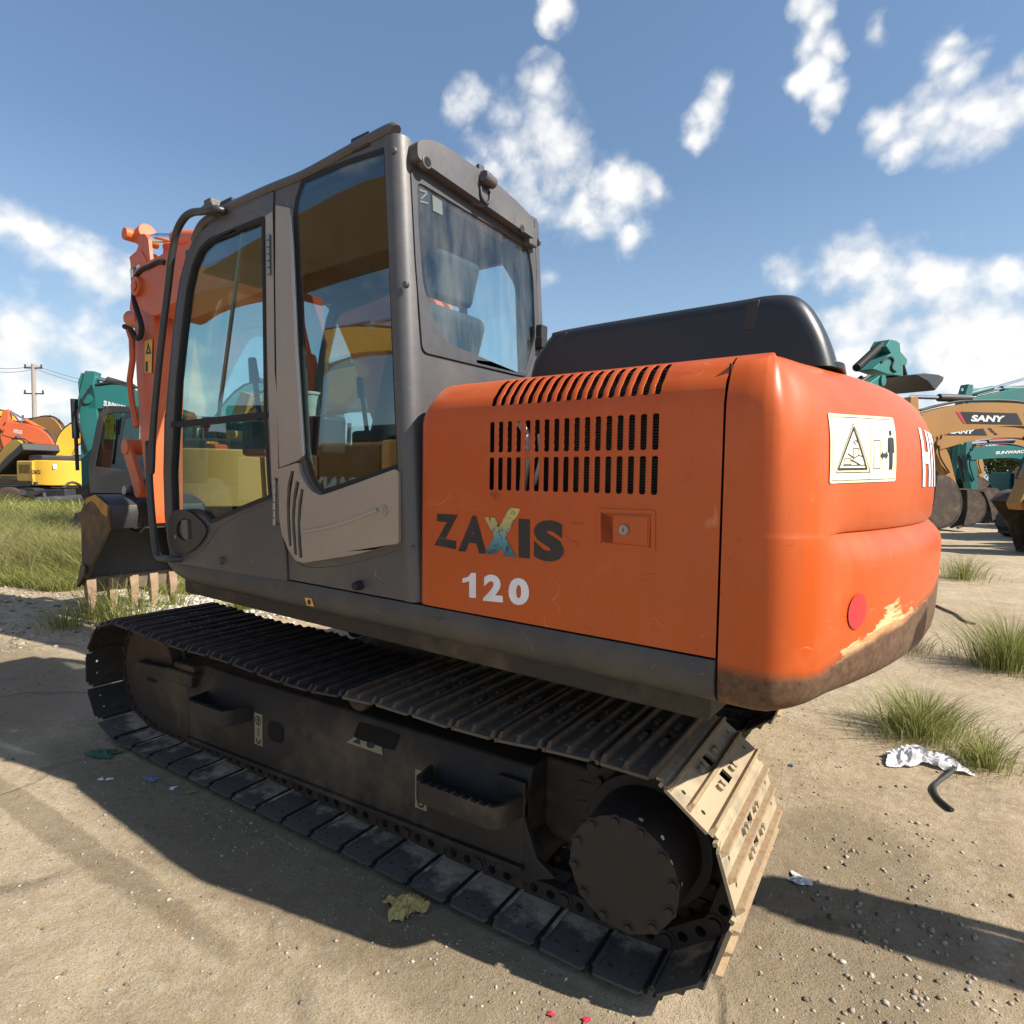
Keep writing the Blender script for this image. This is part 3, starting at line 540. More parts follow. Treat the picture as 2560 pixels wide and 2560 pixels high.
rx = [(es[0][0]+.02, 1.733),(es[-1][0]+.014, 1.733)]; mb = MB(); mb.plate([fillet([(rx[0][0],-.835),(rx[1][0],-.835),(rx[1][0]-.06,-.30),(rx[1][0]-.12,.02),(rx[0][0],.02)], .09, 8)], lambda a,b,c: (a,b,c), 1.735, 1.752); P('cover_rim', mb, cover, EC, bev=.008)
for pts in (((870,1250),(885,1165),(905,1140),(940,1135),(930,1190),(915,1250)), ((165,1345),(180,1275),(215,1253),(205,1300),(190,1350))):
    c = S(16, *pts, yu=-.848); mb = MB(); mb.plate([c], side(-.862), 0, .012); P('cover_grip', mb, black, EC, bev=.004)
# ------------------------------------------------------------------ CAB
CY0, CY1 = -1.23, -0.36
def xr(z): return .700-.07*(z-1.45)
CAB = empty('cab', parent=EX)
def C_(name, mb, mat, **k): return mb.build(name, mat, k.pop('parent', CAB), **k)
fs_ = side(CY0)
front = S(9, (192,1112),(165,960),(147,800),(138,500),(146,100)) + S(1, (503,1640),(524,1400),(549,1130),(582,900),(612,785),(650,690))
rooft = S(1, (650,690),(680,620),(715,580),(770,545),(870,492),(1060,408),(1240,335),(1480,205),(1690,92))
door_top = S(1, (655,700),(690,650),(740,605),(800,570),(900,520),(1000,470),(1085,428))
door_rear = S(1, (1082,520),(1082,640),(1090,1400)) + S(9, (932,0),(940,540),(945,860),(965,960),(986,1050),(993,1248))
door_out = front + door_top[1:] + door_rear + S(9, (205,1122))
win = S(1, (553,1690),(566,1450),(595,1180),(622,960),(650,830),(690,735),(740,685),(860,635),(1035,565),(1048,1650)) + S(9, (874,560),(883,672),(700,745),(470,848),(420,790),(340,770),(205,790),(196,500))
win = fillet(win, .012, 3)
doorm = grey
mb = MB(); mb.plate([fillet(door_out, .01, 3), win[::-1]], fs_, -.004, .030); DOOR = C_('door', mb, doorm, bev=.005)
# rubber gasket ring + glass
mb = MB(); mb.plate([inset(win, -.004), inset(win, .014)[::-1]], fs_, -.007, .016); mb.build('gasket', rubber, DOOR, bev=.003)
bar = S(9, (190,192),(868,122),(866,78),(192,150)); mb = MB(); mb.plate([bar], fs_, -.006, .022); mb.build('window_bar', rubber, DOOR, bev=.003)
vb = S(1, (762,1640),(775,1640),(905,640),(893,645)); mb = MB(); mb.plate([vb], fs_, .010, .020); mb.build('sliding_pane_edge', plain('pane_edge', (0.10,0.16,0.15), .3, bstr=0), DOOR)
mb = MB(); mb.plate([win], fs_, .008, .012); mb.build('door_glass', glass, DOOR, smooth=False)
hx, hz = US(1, 1012, 1288); mb = MB(); mb.box(hx-.014, hx+.010, CY0+.02, CY0+.05, hz-.028, hz+.028); mb.build('window_catch', black, DOOR, bev=.006)
# taupe stile of the door
stl = S(1, (1046,560),(1082,535),(1086,700),(1094,1400)) + S(9, (930,0),(936,540),(905,540),(905,700),(893,640),(872,120)) + S(1, (1052,1200)); 
mb = MB(); mb.plate([stl], fs_, -.0065, -.003); mb.build('door_stile', taupe, DOOR, bev=.0015)
# hinges
def hinge(i, x0, y0, x1, y1, name='hinge'):
    a = US(i, x0, y0); b = US(i, x1, y1); mb = MB(); L = 6
    for k in range(L):
        t0, t1 = k/L+.01, (k+1)/L-.01; mb.cyl((a[0]+(b[0]-a[0])*t0, CY0-.013, a[1]+(b[1]-a[1])*t0), (a[0]+(b[0]-a[0])*t1, CY0-.013, a[1]+(b[1]-a[1])*t1), .0088 if k % 2 else .0078, n=14)
    x = (a[0]+b[0])/2; mb.box(x-.016, x+.016, CY0-.008, CY0, min(a[1],b[1])+.01, max(a[1],b[1])-.01); return C_(name, mb, steel, bev=.001)
hinge(1, 1068, 660, 1072, 880); hinge(9, 920, 542, 922, 866)
# handle housing
ho = spl(S(9, (192,830),(215,775),(265,756),(330,768),(395,815),(450,885),(432,950),(380,1015),(320,1055),(250,1062),(212,1015),(192,930)), 5, True)
dish = circ(US(9, 312, 893), .026, 24, rev=False); 
hc = US(9, 308, 893); dish = [US(9, 308+62*math.cos(t), 893+76*math.sin(t)) for t in [2*math.pi*k/24 for k in range(24)]]
mb = MB(); mb.plate([ho, dish[::-1]], fs_, -.016, .004); HH = mb.build('handle_housing', black, DOOR, bev=.006, seg=3)
mb = MB(); mb.plate([inset(dish, -.002)], fs_, .0, .004); mb.build('handle_dish', hole, DOOR)
mb = MB(); mb.plate([fillet(S(9, (282,828),(322,824),(328,965),(300,955),(285,920)), .006)], fs_, -.018, -.006); mb.build('door_handle', paint('handle_grey', (0.10,0.10,0.105), .4), DOOR, bev=.004)
k_ = US(9, 243, 942); mb = MB(); mb.cyl((k_[0], CY0-.020, k_[1]), (k_[0], CY0-.014, k_[1]), .009, n=16); mb.build('door_lock', steel, DOOR, bev=.001)
# relief lines pressed into the door skin, stop buffers
mb = MB(); mb.tube([(x, CY0-.004, z) for x, z in spl(S(9, (205,1085),(300,1082),(370,1060),(430,1010),(470,945),(520,880),(640,800),(800,735),(884,690)), 6)], .0035, 6); mb.build('pressed_edge', doorm, DOOR)
for i, x, y in ((9,545,1108),): 
    a = US(i, x, y); mb = MB(); mb.cyl((a[0], CY0-.022, a[1]), (a[0], CY0, a[1]), .016, .019, n=20); mb.build('rubber_buffer', paint('buffer_grey', (.06,.06,.06), .6), DOOR, bev=.004)
# rear side wall (fixed) with the big side glass
gl_ = S(1, (1236,362),(1200,470),(1192,560),(1205,900),(1222,1300),(1245,1800)) + S(9, (1120,425),(1150,530),(1195,605),(1240,645),(1500,560),(1768,468)) + S(1, (1764,1900),(1745,1500),(1722,900),(1700,400),(1688,190)) + S(1, (1470,262))
gl_ = fillet(gl_, .008, 2)
xg = lambda z: xr(z)-.062
wall = [(door_rear[k][0]+.006, door_rear[k][1]) for k in range(len(door_rear))][::-1]
wall = [(wall[0][0], .992)] + wall + [(wall[-1][0], door_top[-1][1]+.005)] + S(1, (1096,395),(1240,340),(1480,210),(1680,98)) + [(xg(2.5), 2.53),(xg(1.8),1.8),(xg(1.2),1.2),(xg(.992),.992)]
mb = MB(); mb.plate([wall, gl_[::-1]], fs_, .002, .030); SW = C_('side_wall', mb, grey, bev=.003)
mb = MB(); mb.plate([inset(gl_, -.003), inset(gl_, .016)[::-1]], fs_, -.001, .014); mb.build('gasket', rubber, SW, bev=.002)
mb = MB(); mb.plate([gl_], fs_, .001, .005); mb.build('side_glass', glasss, SW, smooth=False)
# taupe trim
tp = fillet(S(1, (1106,505),(1183,520),(1196,720),(1222,1300),(1256,1840),(1235,1862)) + S(9, (1080,418),(952,468)) + S(1, (1112,1500),(1104,900)), .006, 3)
mb = MB(); mb.plate([tp], fs_, -.012, .003); C_('pillar_trim', mb, taupe, bev=.007, seg=3)
silv = S(1, (1192,560),(1203,720),(1228,1300),(1262,1845),(1249,1850),(1214,1300),(1186,720),(1180,560)); mb = MB(); mb.plate([silv], fs_, -.0145, -.010); C_('trim_edge', mb, paint('silver_edge', (.42,.43,.44), .3, .7), bev=.002)
tl = fillet(S(9, (946,475),(1085,432),(1098,500),(1135,575),(1180,632),(1240,658),(1300,640),(1500,570),(1752,478),(1776,492),(1778,980),(1765,992),(1450,1070),(1120,1122),(1070,1108),(1020,1035),(975,930),(955,820)), .008, 2)
def slot(pts): return S(9, *pts)
sl1 = slot([(1035,490),(1058,492),(1035,640),(1028,760),(1040,1005),(1022,1005),(1010,880),(1005,720),(1012,580)])
sl2 = slot([(1072,555),(1095,570),(1070,700),(1062,820),(1078,1068),(1058,1062),(1046,930),(1040,790),(1052,650)])
sl3 = slot([(1105,610),(1124,620),(1108,740),(1100,860),(1114,1088),(1092,1082),(1082,960),(1080,830),(1088,700)])
mb = MB(); mb.plate([tl, sl1, sl2, sl3], fs_, -.015, .003); TP = C_('lower_trim_panel', mb, taupe, bev=.0045, seg=3)
mb = MB(); 
for s_ in (sl1, sl2, sl3): mb.plate([inset(s_, -.004)], fs_, -.003, .000)
mb.build('vent_slots', hole, TP)
mb = MB(); ln = spl(S(9, (1118,905),(1250,885),(1400,845),(1550,790),(1635,755)), 5); mb.tube([(x, CY0-.0135, z) for x, z in ln], .008, 8); mb.build('pressed_rib', taupe, TP)
a = US(9, 1675, 762); mb = MB(); mb.cyl((a[0], CY0-.020, a[1]), (a[0], CY0-.012, a[1]), .019, n=24); mb.cyl((a[0], CY0-.024, a[1]), (a[0], CY0-.020, a[1]), .010, n=6); mb.build('bolt', taupe, TP, bev=.002)
a = US(9, 1492, 1278); mb = MB(); mb.cyl((a[0], CY0-.030, a[1]), (a[0], CY0+.004, a[1]), .015, .019, n=20); C_('rubber_buffer', mb, rubber, bev=.004)
mb = MB(); mb.tube([(x, CY0+.002, z) for x, z in spl(S(9, (998,985),(1020,1060),(1060,1120),(1120,1155),(1250,1160),(1500,1120),(1860,1010)), 5)], .004, 6); mb.build('pressed_edge', grey, SW)
# rear pillar (rounded corner)
def loft(mb, secs):
    N = len(secs[0]); o0 = len(mb.v)
    for s_ in secs: mb.v += [tuple(p) for p in s_]
    for i in range(len(secs)-1):
        for k in range(N): a = o0+i*N+k; b = o0+i*N+(k+1)%N; mb.f.append((a,b,b+N,a+N)); mb.m.append(0)
    mb.f += [tuple(range(o0,o0+N))[::-1], tuple(range(o0+(len(secs)-1)*N, o0+len(secs)*N))]; mb.m += [0,0]
sec = [(-.066,-1.200),(-.066,-1.232),(-.050,-1.2345),(-.033,-1.233),(-.018,-1.226),(-.007,-1.213),(-.001,-1.196),(0,-1.172),(-.02,-1.168)]
mb = MB(); loft(mb, [[(xr(z)+a, b, z) for a, b in sec] for z in (.992,1.3,1.6,1.9,2.2,2.45,2.575)]); PIL = C_('rear_pillar', mb, grey, ang=50)
mb = MB(); loft(mb, [[(xr(z)+a, -1.59-b, z) for a, b in sec] for z in (.992,1.6,2.2,2.56)]); C_('rear_pillar', mb, grey, ang=50)
for i, x, y in ((1,1785,925),(1,1722,208)):
    a = US(i, x, y); mb = MB(); mb.cyl((a[0]+.006, CY0-.007, a[1]), (a[0], CY0+.01, a[1]), .011, .013, n=18); mb.build('pillar_knob', grey, PIL, bev=.005)
# rear wall
def UR(i, x, y):
    xx = .65
    for _ in range(6): q_ = UXP(i, x, y, xx); xx = xr(q_[1])
    return q_
RF = lambda a,b,c: (xr(b)-c, a, b)
rg = [UR(2,*p) for p in ((300,332),(1040,822),(1060,1000),(1083,1380),(1005,1598),(940,1588),(372,1452),(330,900))]
rgi = [UR(2,*p) for p in ((338,420),(680,625),(1012,822),(1040,1000),(1052,1370),(985,1588),(560,1412),(470,1340),(375,1050),(348,700))]
rw = [(-1.178,.992),(-.385,.992),(-.385,2.56),(-1.178,2.56)]
mb = MB(); mb.plate([rw, fillet(inset(rg, .004), .02, 3)[::-1]], RF, .002, .03); RW = C_('rear_wall', mb, grey)
mb = MB(); mb.plate([fillet(rg, .03, 4), fillet(rgi, .03, 4)[::-1]], RF, -.006, .006); mb.build('gasket', plain('rear_rubber', (0.045,0.047,0.052), .6), RW, bev=.003)
mb = MB(); mb.plate([fillet(inset(rg, .006), .03, 4)], RF, .000, .004); GLR = mb.build('rear_glass', glassr, RW, smooth=False)
d_ = [UR(2,*p) for p in ((435,500),(493,540),(498,625),(440,595))]; d2 = [UR(2,*p) for p in ((358,465),(400,478),(408,548),(362,545))]
mb = MB(); mb.plate([d_], RF, -.0012, -.0002); mb.plate([[UR(2,*p) for p in ((358,465),(402,478),(402,490),(358,477))]], RF, -.0012, -.0002); mb.plate([[UR(2,*p) for p in ((362,545),(410,556),(410,545),(362,534))]], RF, -.0012, -.0002); mb.plate([[UR(2,*p) for p in ((362,525),(400,484),(408,492),(372,528))]], RF, -.0012, -.0002); mb.build('window_decal', plain('faded_print', (0.10,0.12,0.12), .5, bstr=0), RW)
# roof head over the rear window with lamp hole and bracket
hd = [UR(2,*p) for p in ((292,300),(290,200),(330,190),(400,196),(480,240),(720,402),(900,560),(970,632),(998,690),(1003,780))]
mb = MB(); mb.plate([fillet(hd, .02, 4)], RF, -.045, .10); HD = C_('roof_head', mb, grey, bev=.022, seg=4)
a = UXP(2, 403, 303, .672); mb = MB(); xx = xr(a[1])+.045; mb.cyl((xx+.004, a[0], a[1]), (xx-.02, a[0], a[1]), .022, n=20); mb.build('lamp_ring', grey, HD, bev=.002); mb = MB(); mb.cyl((xx+.0055, a[0], a[1]), (xx-.01, a[0], a[1]), .0155, n=20); mb.build('lamp_hole', hole, HD)
a = UXP(2, 975, 705, .672); xx = xr(a[1])+.045; mb = MB(); mb.cyl((xx+.003, a[0], a[1]), (xx-.01, a[0], a[1]), .016, n=18); mb.build('plug', black, HD, bev=.002)
a = UXP(2, 755, 400, .672); xx = xr(a[1])+.045
mb = MB(); mb.box(xx-.03, xx+.025, a[0]-.022, a[0]+.02, a[1]-.03, a[1]+.02); mb.cyl((xx+.02,a[0]-.03,a[1]-.005),(xx+.02,a[0]+.035,a[1]-.012), .022, n=16); mb.box(xx-.03,xx-.01,a[0]-.016,a[0]+.016,a[1]+.01,a[1]+.055); BK = C_('hook_bracket', mb, grey, bev=.004)
mb = MB(); mb.tube(spl([(xx+.005,a[0]-.03,a[1]-.04),(xx+.012,a[0]-.025,a[1]-.085),(xx+.012,a[0]+.005,a[1]-.095),(xx+.008,a[0]+.025,a[1]-.07),(xx+.004,a[0]+.03,a[1]-.04)], 5), .006); mb.box(xx-.002, xx+.003, a[0]-.045, a[0]+.035, a[1]-.085, a[1]-.03); mb.build('hook_bolt', black, BK, bev=.001)
a = UXP(2, 1040, 740, .66); mb = MB(); mb.box(.615,.67,a[0]-.03,a[0]+.03,a[1]-.05,a[1]+.03); mb.cyl((.66,a[0]+.03,a[1]-.02),(.66,a[0]+.05,a[1]-.02), .018, n=12); C_('corner_bracket', mb, grey, bev=.008)
a = UXP(2, 1100, 1335, .68); mb = MB(); mb.box(.63,.69,a[0]-.02,a[0]+.03,a[1]-.04,a[1]+.035); mb.box(.65,.70,a[0]-.03,a[0]+.015,a[1]-.07,a[1]-.02); C_('window_latch', mb, rubber, bev=.006)
# roof
rl = [(x, z-.05) for x, z in rooft[::-1]]; rp = rooft + [(rooft[-1][0]+.03, rooft[-1][1]-.01),(rooft[-1][0]+.03, rooft[-1][1]-.05)] + rl[1:-2]
mb = MB(); mb.prism(rp, CY0+.012, CY1, 0); ROOF = C_('roof', mb, grey, bev=.012, seg=3)
mb = MB(); mb.tube([(x, CY0+.008, z) for x, z in spl(rooft+[(rooft[-1][0]+.035, rooft[-1][1]-.012)], 4)], .020, 12); mb.build('roof_rail', grey, ROOF)
band = door_top[1:] + S(1, (1096,410),(1240,345),(1240,330),(1060,404),(870,490),(770,545),(715,582)); mb = MB(); mb.plate([[(x, z+.004) for x, z in door_top[2:]] + rooft[1:6][::-1]], fs_, .0, .03); mb.build('roof_side', grey, ROOF)
for x, y, w in ((1548,148,.05),(820,492,.06)):
    a = US(1, x, y); mb = MB(); mb.box(a[0]-w, a[0]+w, CY0-.005, CY0+.05, a[1]-.035, a[1]+.016); mb.build('roof_bracket', black, ROOF, bev=.006)
# front pillars, windscreen, far side wall
fp = front[::-1]; fin = [(x+.035, z) for x, z in front]
mb = MB(); mb.tube([(x+.012, CY0+.012, z) for x, z in spl(front+rooft[1:4], 3)], .018, 10); C_('front_pillar', mb, grey)
mb = MB(); mb.tube([(x+.012, CY1+.01, z) for x, z in spl(front+rooft[1:4], 3)], .022, 10); C_('front_pillar', mb, grey)
mb = MB(); cf = spl(front[1:]+rooft[1:3], 3); N = len(cf)
for y in (CY0+.03, CY1-.01): mb.v += [(x+.012, y, z) for x, z in cf]
for k in range(N-1): mb.f.append((k,k+1,k+1+N,k+N)); mb.m.append(0)
C_('windscreen', mb, glass)
zb_ = [ (US(9,138,500)[0]+.012, US(9,138,500)[1]) ][0]; mb = MB(); mb.box(zb_[0]-.01, zb_[0]+.02, CY0+.02, CY1, 1.66, 1.70); C_('windscreen_bar', mb, black)
outl = front + rooft[1:] + [(xg(1.8),1.8),(xg(.992),.992)]
hol = fillet([(-.95,1.45),(-.90,2.1),(-.80,2.36),(-.2,2.43),(.42,2.42),(.50,2.3),(.55,1.45)], .03, 3)
mb = MB(); mb.plate([outl, hol[::-1]], side(CY1), -.03, 0.0); RWL = C_('far_side_wall', mb, grey)
mb = MB(); mb.plate([hol], side(CY1), -.014, -.010); mb.build('far_side_glass', glassmat('clear_glass', (.95,.985,.98), .8, .02), RWL, smooth=False)
mb = MB(); mb.box(.16,.19,CY1-.03,CY1,1.44,2.51); mb.build('window_post', black, RWL)
mb = MB(); mb.box(-1.04,.68,CY0+.035,CY1-.03,.992,1.03); C_('floor', mb, rubber)
mb = MB(); mb.box(-.85,.60,CY0+.04,CY1-.035,2.50,2.53); mb.box(-.92,-.55,CY0+.04,CY1-.035,2.42,2.51); mb.box(-.85,-.2,CY1-.12,CY1-.035,2.43,2.5); C_('headliner', mb, plain('headliner_grey', (.055,.055,.06), .8), bev=.01)
# seat, consoles, levers
SE = empty('seat', parent=CAB)
fab = plain('seat_fabric', (.045,.047,.055), .85)
mb = MB(); mb.box(-.30,.22,-1.03,-.55,1.42,1.55); mb.build('seat_cushion', fab, SE, bev=.05, seg=4)
mb = MB(); mb.obox((.24,-.79,1.48),(.44,-.79,2.12), .46, .12, (-1,0,.2)); mb.build('seat_back', fab, SE, bev=.045, seg=4)
mb = MB(); mb.obox((.44,-.79,2.14),(.49,-.79,2.32), .26, .09, (-1,0,.2)); mb.build('headrest', fab, SE, bev=.03, seg=3)
mb = MB(); mb.box(-.2,.2,-1.0,-.6,1.03,1.42); mb.build('seat_base', black, SE, bev=.02)
for y in (-1.12, -.50):
    mb = MB(); mb.box(-.45,.15,y-.06,y+.06,1.50,1.66); C_('console', mb, black, bev=.02)
    mb = MB(); mb.cyl((-.38,y,1.62),(-.43,y,1.86), .012); mb.cyl((-.43,y,1.84),(-.45,y,1.95), .024, .018, n=12); C_('joystick', mb, black, bev=.004)
mb = MB(); mb.cyl((-.02,-1.12,1.66),(-.02,-1.12,1.75), .045, n=20); mb.cyl((-.02,-1.12,1.75),(-.02,-1.12,1.765), .048, n=20); C_('plastic_jar', mb, plain('frosted_plastic', (.55,.55,.50), .4), bev=.004)
mb = MB(); mb.box(-.98,-.93,-.55,-.40,1.62,1.86); C_('monitor', mb, black, bev=.01)
mb = MB(); mb.cyl((-.75,-.86,1.03),(-.80,-.86,1.55), .012); mb.cyl((-.75,-.72,1.03),(-.80,-.72,1.55), .012); C_('travel_lever', mb, black)
# front handrail
hr = [(x, CY0-.045, z) for x, z in [US(1,*p,yu=CY0-.045) for p in ((765,520),(700,533),(645,540),(600,572),(560,650),(535,780),(515,950),(490,1150),(462,1400),(435,1700),(425,1932))]]
hr += [(US(9,*p,yu=CY0-.045)[0], CY0-.045, US(9,*p,yu=CY0-.045)[1]) for p in ((32,300),(38,550),(60,850),(82,1030),(108,1088),(175,1096))]
e = hr[-1]; hr += [(e[0]+.02, CY0-.03, e[2]-.002),(e[0]+.035, CY0+.0, e[2]-.002)]; hr = [(hr[0][0]+.012, CY0, hr[0][2]+.0)]+hr
mb = MB(); mb.tube(spl(hr, 5), .0165, 14); HR = C_('handrail', mb, paint('rail_black', (.03,.031,.033), .38, 0, (.12,.11,.10), .3, 6))
a = US(1, 748, 510, yu=CY0-.03); mb = MB(); mb.box(a[0]-.03, a[0]+.03, CY0-.05, CY0+.01, a[1]-.03, a[1]+.03); mb.cyl((a[0]-.045,CY0-.04,a[1]),(a[0]+.045,CY0-.04,a[1]), .014, n=8); mb.build('rail_clamp', paint('clamp_steel', (.12,.115,.11), .5, .5, (.2,.15,.1), .5, 12), HR, bev=.006)
# ------------------------------------------------------------------ BOOM, ARM, BUCKET (upper frame)
armo = paint('boom_orange', (0.60,0.115,0.030), .45, 0, (.25,.12,.07), .3, 2, bstr=.08, scratch=.4)
AY0, AY1 = -.05, .22
def AP(i, *pts, yu=AY0): return [US(i, *p, yu=yu) for p in pts]
pv = US(12, 572, 932, yu=-.10)
stick = AP(12, (400,515),(470,452),(520,415),(560,410),(640,560),(700,800),(735,950),(745,1190),(750,1932)) + AP(7, (985,600),(988,1100),(985,1185),(962,1180),(950,1020),(905,600),(880,250)) + AP(12, (478,1500),(408,1230),(440,900),(415,560))
mb = MB(); mb.prism(fillet(stick, .02, 2), AY0, AY1); STK = P('arm', mb, armo, bev=.012)
ear = AP(12, (470,460),(520,330),(505,240),(540,190),(600,185),(650,250),(665,420),(690,640),(700,790),(560,410))
for y in (AY0+.01, AY1-.04):
    mb = MB(); mb.prism(fillet(ear, .015, 3), y, y+.03); mb.build('cylinder_ear', armo, STK, bev=.004)
cp = US(12, 560, 250, yu=.08)
mb = MB(); mb.cyl((cp[0],AY0-.02,cp[1]),(cp[0],AY1+.02,cp[1]), .06, n=20); mb.build('pin', armo, STK, bev=.01)
mb = MB(); mb.cyl((pv[0],-.16,pv[1]),(pv[0],.33,pv[1]), .085, n=24); mb.cyl((pv[0],-.175,pv[1]),(pv[0],-.16,pv[1]), .05, n=16); mb.build('pivot_pin', armo, STK, bev=.01)
# small stub and hoses on the near face
a = US(12, 410, 1370, yu=AY0); mb = MB(); mb.cyl((a[0]-.12,.02,a[1]+.03),(a[0]+.14,.02,a[1]-.0), .085, n=18); mb.build('stub_pin', armo, STK, bev=.01)
hp = [(*AP(12, p, yu=-.12)[0],) for p in ((900,590),(820,580),(700,640),(600,680),(520,760),(480,880),(470,1050),(500,1220),(560,1400),(575,1530),(540,1630),(480,1610),(430,1520),(340,1470))]
mb = MB(); mb.tube(spl([(x, -.12, z) for x, z in hp], 4), .024, 10); P('hydraulic_hose', mb, rubber)
hp = [(*AP(12, p, yu=-.12)[0],) for p in ((400,1530),(440,1650),(450,1932))] + [(*AP(7, p, yu=-.12)[0],) for p in ((835,260),(850,400),(880,560))]
mb = MB(); mb.tube([(x, -.12, z) for x, z in hp], .028, 8); P('steel_pipe', mb, armo)
wl = AP(7, (942,5),(990,-5),(985,215),(943,210)); mb = MB(); mb.plate([wl], side(AY0-.014), 0, .003); ws = mb.build('warning_sticker', yel_st, STK, label='yellow warning sticker on the arm')
tri_o = AP(7, (966,20),(985,90),(950,92)); mb = MB(); mb.plate([tri_o, inset(tri_o, .018)[::-1]], side(AY0-.017), 0, .003); mb.plate([AP(7, (950,140),(962,140),(962,205),(950,205))], side(AY0-.017), 0, .003); mb.build('sticker_print', ink, ws)
gs = AP(12, (435,690),(570,610),(590,800),(540,880),(455,910),(445,800)); mb = MB(); mb.plate([gs], side(AY0-.014), 0, .003); gsd = mb.build('decal', plain('decal_green', (.03,.07,.06), .5, bstr=0), STK)
mb = MB(); mb.plate([AP(12, (438,700),(480,680),(486,790),(448,805))], side(AY0-.016), 0, .002); mb.plate([AP(12, (525,640),(572,612),(578,660),(530,730))], side(AY0-.016), 0, .002); mb.plate([AP(12, (540,850),(590,810),(594,860),(560,885))], side(AY0-.016), 0, .002); mb.build('decal_white', plain('decal_white', (.7,.7,.68), .5, bstr=0), gsd)
# boom: two side profile curves from pivot to foot
ft = (-.32, 1.30)
top = [(pv[0]-.16, pv[1]+.02),(pv[0]-.08, pv[1]+.16),(pv[0]+.35, pv[1]+.20),(-2.7,3.32),(-1.7,3.27),(-1.0,2.98),(-.48,2.46),(-.20,1.9),(-.10,1.45)]
bot = [(-.14,1.2),(-.45,1.22),(-.75,1.7),(-1.0,2.2),(-1.3,2.58),(-1.9,2.80),(-2.7,2.88),(-3.3,2.88),(pv[0]+.3, pv[1]-.30),(pv[0]-.02, pv[1]-.17)]
mb = MB(); mb.prism(spl(top, 4)+spl(bot, 4), -.12, .29); BM = P('boom', mb, armo, bev=.015)
c1_ = US(12, 1010, 262, yu=.08); c2_ = US(12, 1240, 262, yu=.08); d_c = (Vector(c2_)-Vector(cp)).normalized(); c1_ = tuple(Vector(cp)+d_c*.75); c2_ = tuple(Vector(cp)+d_c*2.1)
mb = MB(); mb.cyl((cp[0]+.02,.08,cp[1]+.0),(c1_[0],.08,c1_[1]), .045, n=16); mb.build('cylinder_rod', chrome, BM)
mb = MB(); mb.cyl((c1_[0],.08,c1_[1]),(c2_[0],.08,c2_[1]), .075, n=20); mb.cyl((cp[0]+.0,.08,cp[1]),(cp[0]+.16,.08,cp[1]+.02), .085, n=16); mb.build('arm_cylinder', armo, BM, bev=.01)
for y in (-.20,.37):
    mb = MB(); mb.cyl((-1.0,y,1.15),(-1.35,y,2.2), .065, n=18); mb.cyl((-1.35,y,2.2),(-1.62,y,2.98), .04, n=16); mb.build('boom_cylinder', armo, BM, bev=.01)
mb = MB(); mb.tube(spl([(pv[0]+.7,0,pv[1]+.26),(-2.5,0,3.38),(-1.6,0,3.31),(-.9,0,2.98),(-.38,0,2.46),(-.12,0,1.9)], 6), .02, 8); mb.tube(spl([(pv[0]+.7,.12,pv[1]+.26),(-2.5,.12,3.38),(-1.6,.12,3.31),(-.9,.12,2.98),(-.38,.12,2.46),(-.12,.12,1.9)], 6), .02, 8); mb.build('boom_pipe', armo, BM)
# bucket
BY0, BY1 = -.35, .55
buc = paint('bucket_black', (.030,.031,.036), .42, .2, (.12,.09,.06), .4, 3, bstr=.15, scratch=.4)
BK_ = lambda *p: [US(11, *q_, yu=BY0) for q_ in p]
bt = BK_((662,850),(650,250),(690,150),(765,118),(868,205),(870,395),(700,770))
tipz = bt[0]
bt[1] = (bt[1][0], bt[1][1]); sh_out = [(tipz[0]-.02, tipz[1]+.02),(bt[1][0]-.05, .62),(bt[1][0]-.02, bt[1][1]),(bt[2][0], bt[2][1]),(bt[3][0], bt[3][1]),(bt[4][0], bt[4][1]),(bt[5][0], bt[5][1])]
so_ = spl(sh_out, 3); si_ = [(x+.03, z-.005) for x, z in so_]; si_ = inset(so_+so_[::-1][:0], 0) if False else so_
mb = MB(); pts = so_; N = len(pts); nr = []
for k in range(N):
    a = Vector(pts[max(0,k-1)]); b = Vector(pts[min(N-1,k+1)]); t = (b-a).normalized(); nr.append(Vector((t.y,-t.x)))
inn = [tuple(Vector(pts[k])+nr[k]*.028) for k in range(N)]
mb.prism(pts+inn[::-1], BY0+.02, BY1-.02); BKT = P('bucket', mb, buc, bev=.004)
for k, y in enumerate((BY0, BY1-.025)):
    mb = MB(); mb.prism([tipz, bt[1], bt[2], bt[3], bt[4], bt[5], bt[6]], y, y+.025)
    mb.build('side_plate', paint('bucket_side', (.085,.060,.042), .7, .2, (.42,.22,.03), .75, 2.6, bstr=.3) if k == 0 else buc, BKT, bev=.004, label='rusty side plate with worn yellow paint' if k == 0 else None)
ytop = BK_((690,150),(765,118),(868,205),(862,300),(820,270),(770,190),(735,165),(690,200)); mb = MB(); mb.prism(ytop, BY0-.003, BY0); mb.build('worn_yellow_paint', paint('worn_yellow', (.50,.26,.03), .7, 0, (.06,.04,.03), .9, 5, bstr=.3), BKT)
mb = MB(); mb.prism(BK_((672,680),(712,690),(705,760),(650,860),(640,860),(660,760)), BY0-.03, BY0); mb.build('side_cutter', buc, BKT, bev=.004)
lipx, lipz = tipz[0]+.03, tipz[1]-.0
mb = MB(); mb.obox((lipx-.02,BY0+.02,lipz),(lipx-.02,BY1-.02,lipz), .035, .16, (.15,0,1)); mb.build('cutting_edge', paint('lip_rust', (.16,.12,.09), .8, .1, (.3,.22,.13), .7, 8, bstr=.4), BKT, bev=.006)
toothm = paint('tooth_rust', (.30,.20,.13), .85, .05, (.45,.36,.25), .7, 8, bstr=.6)
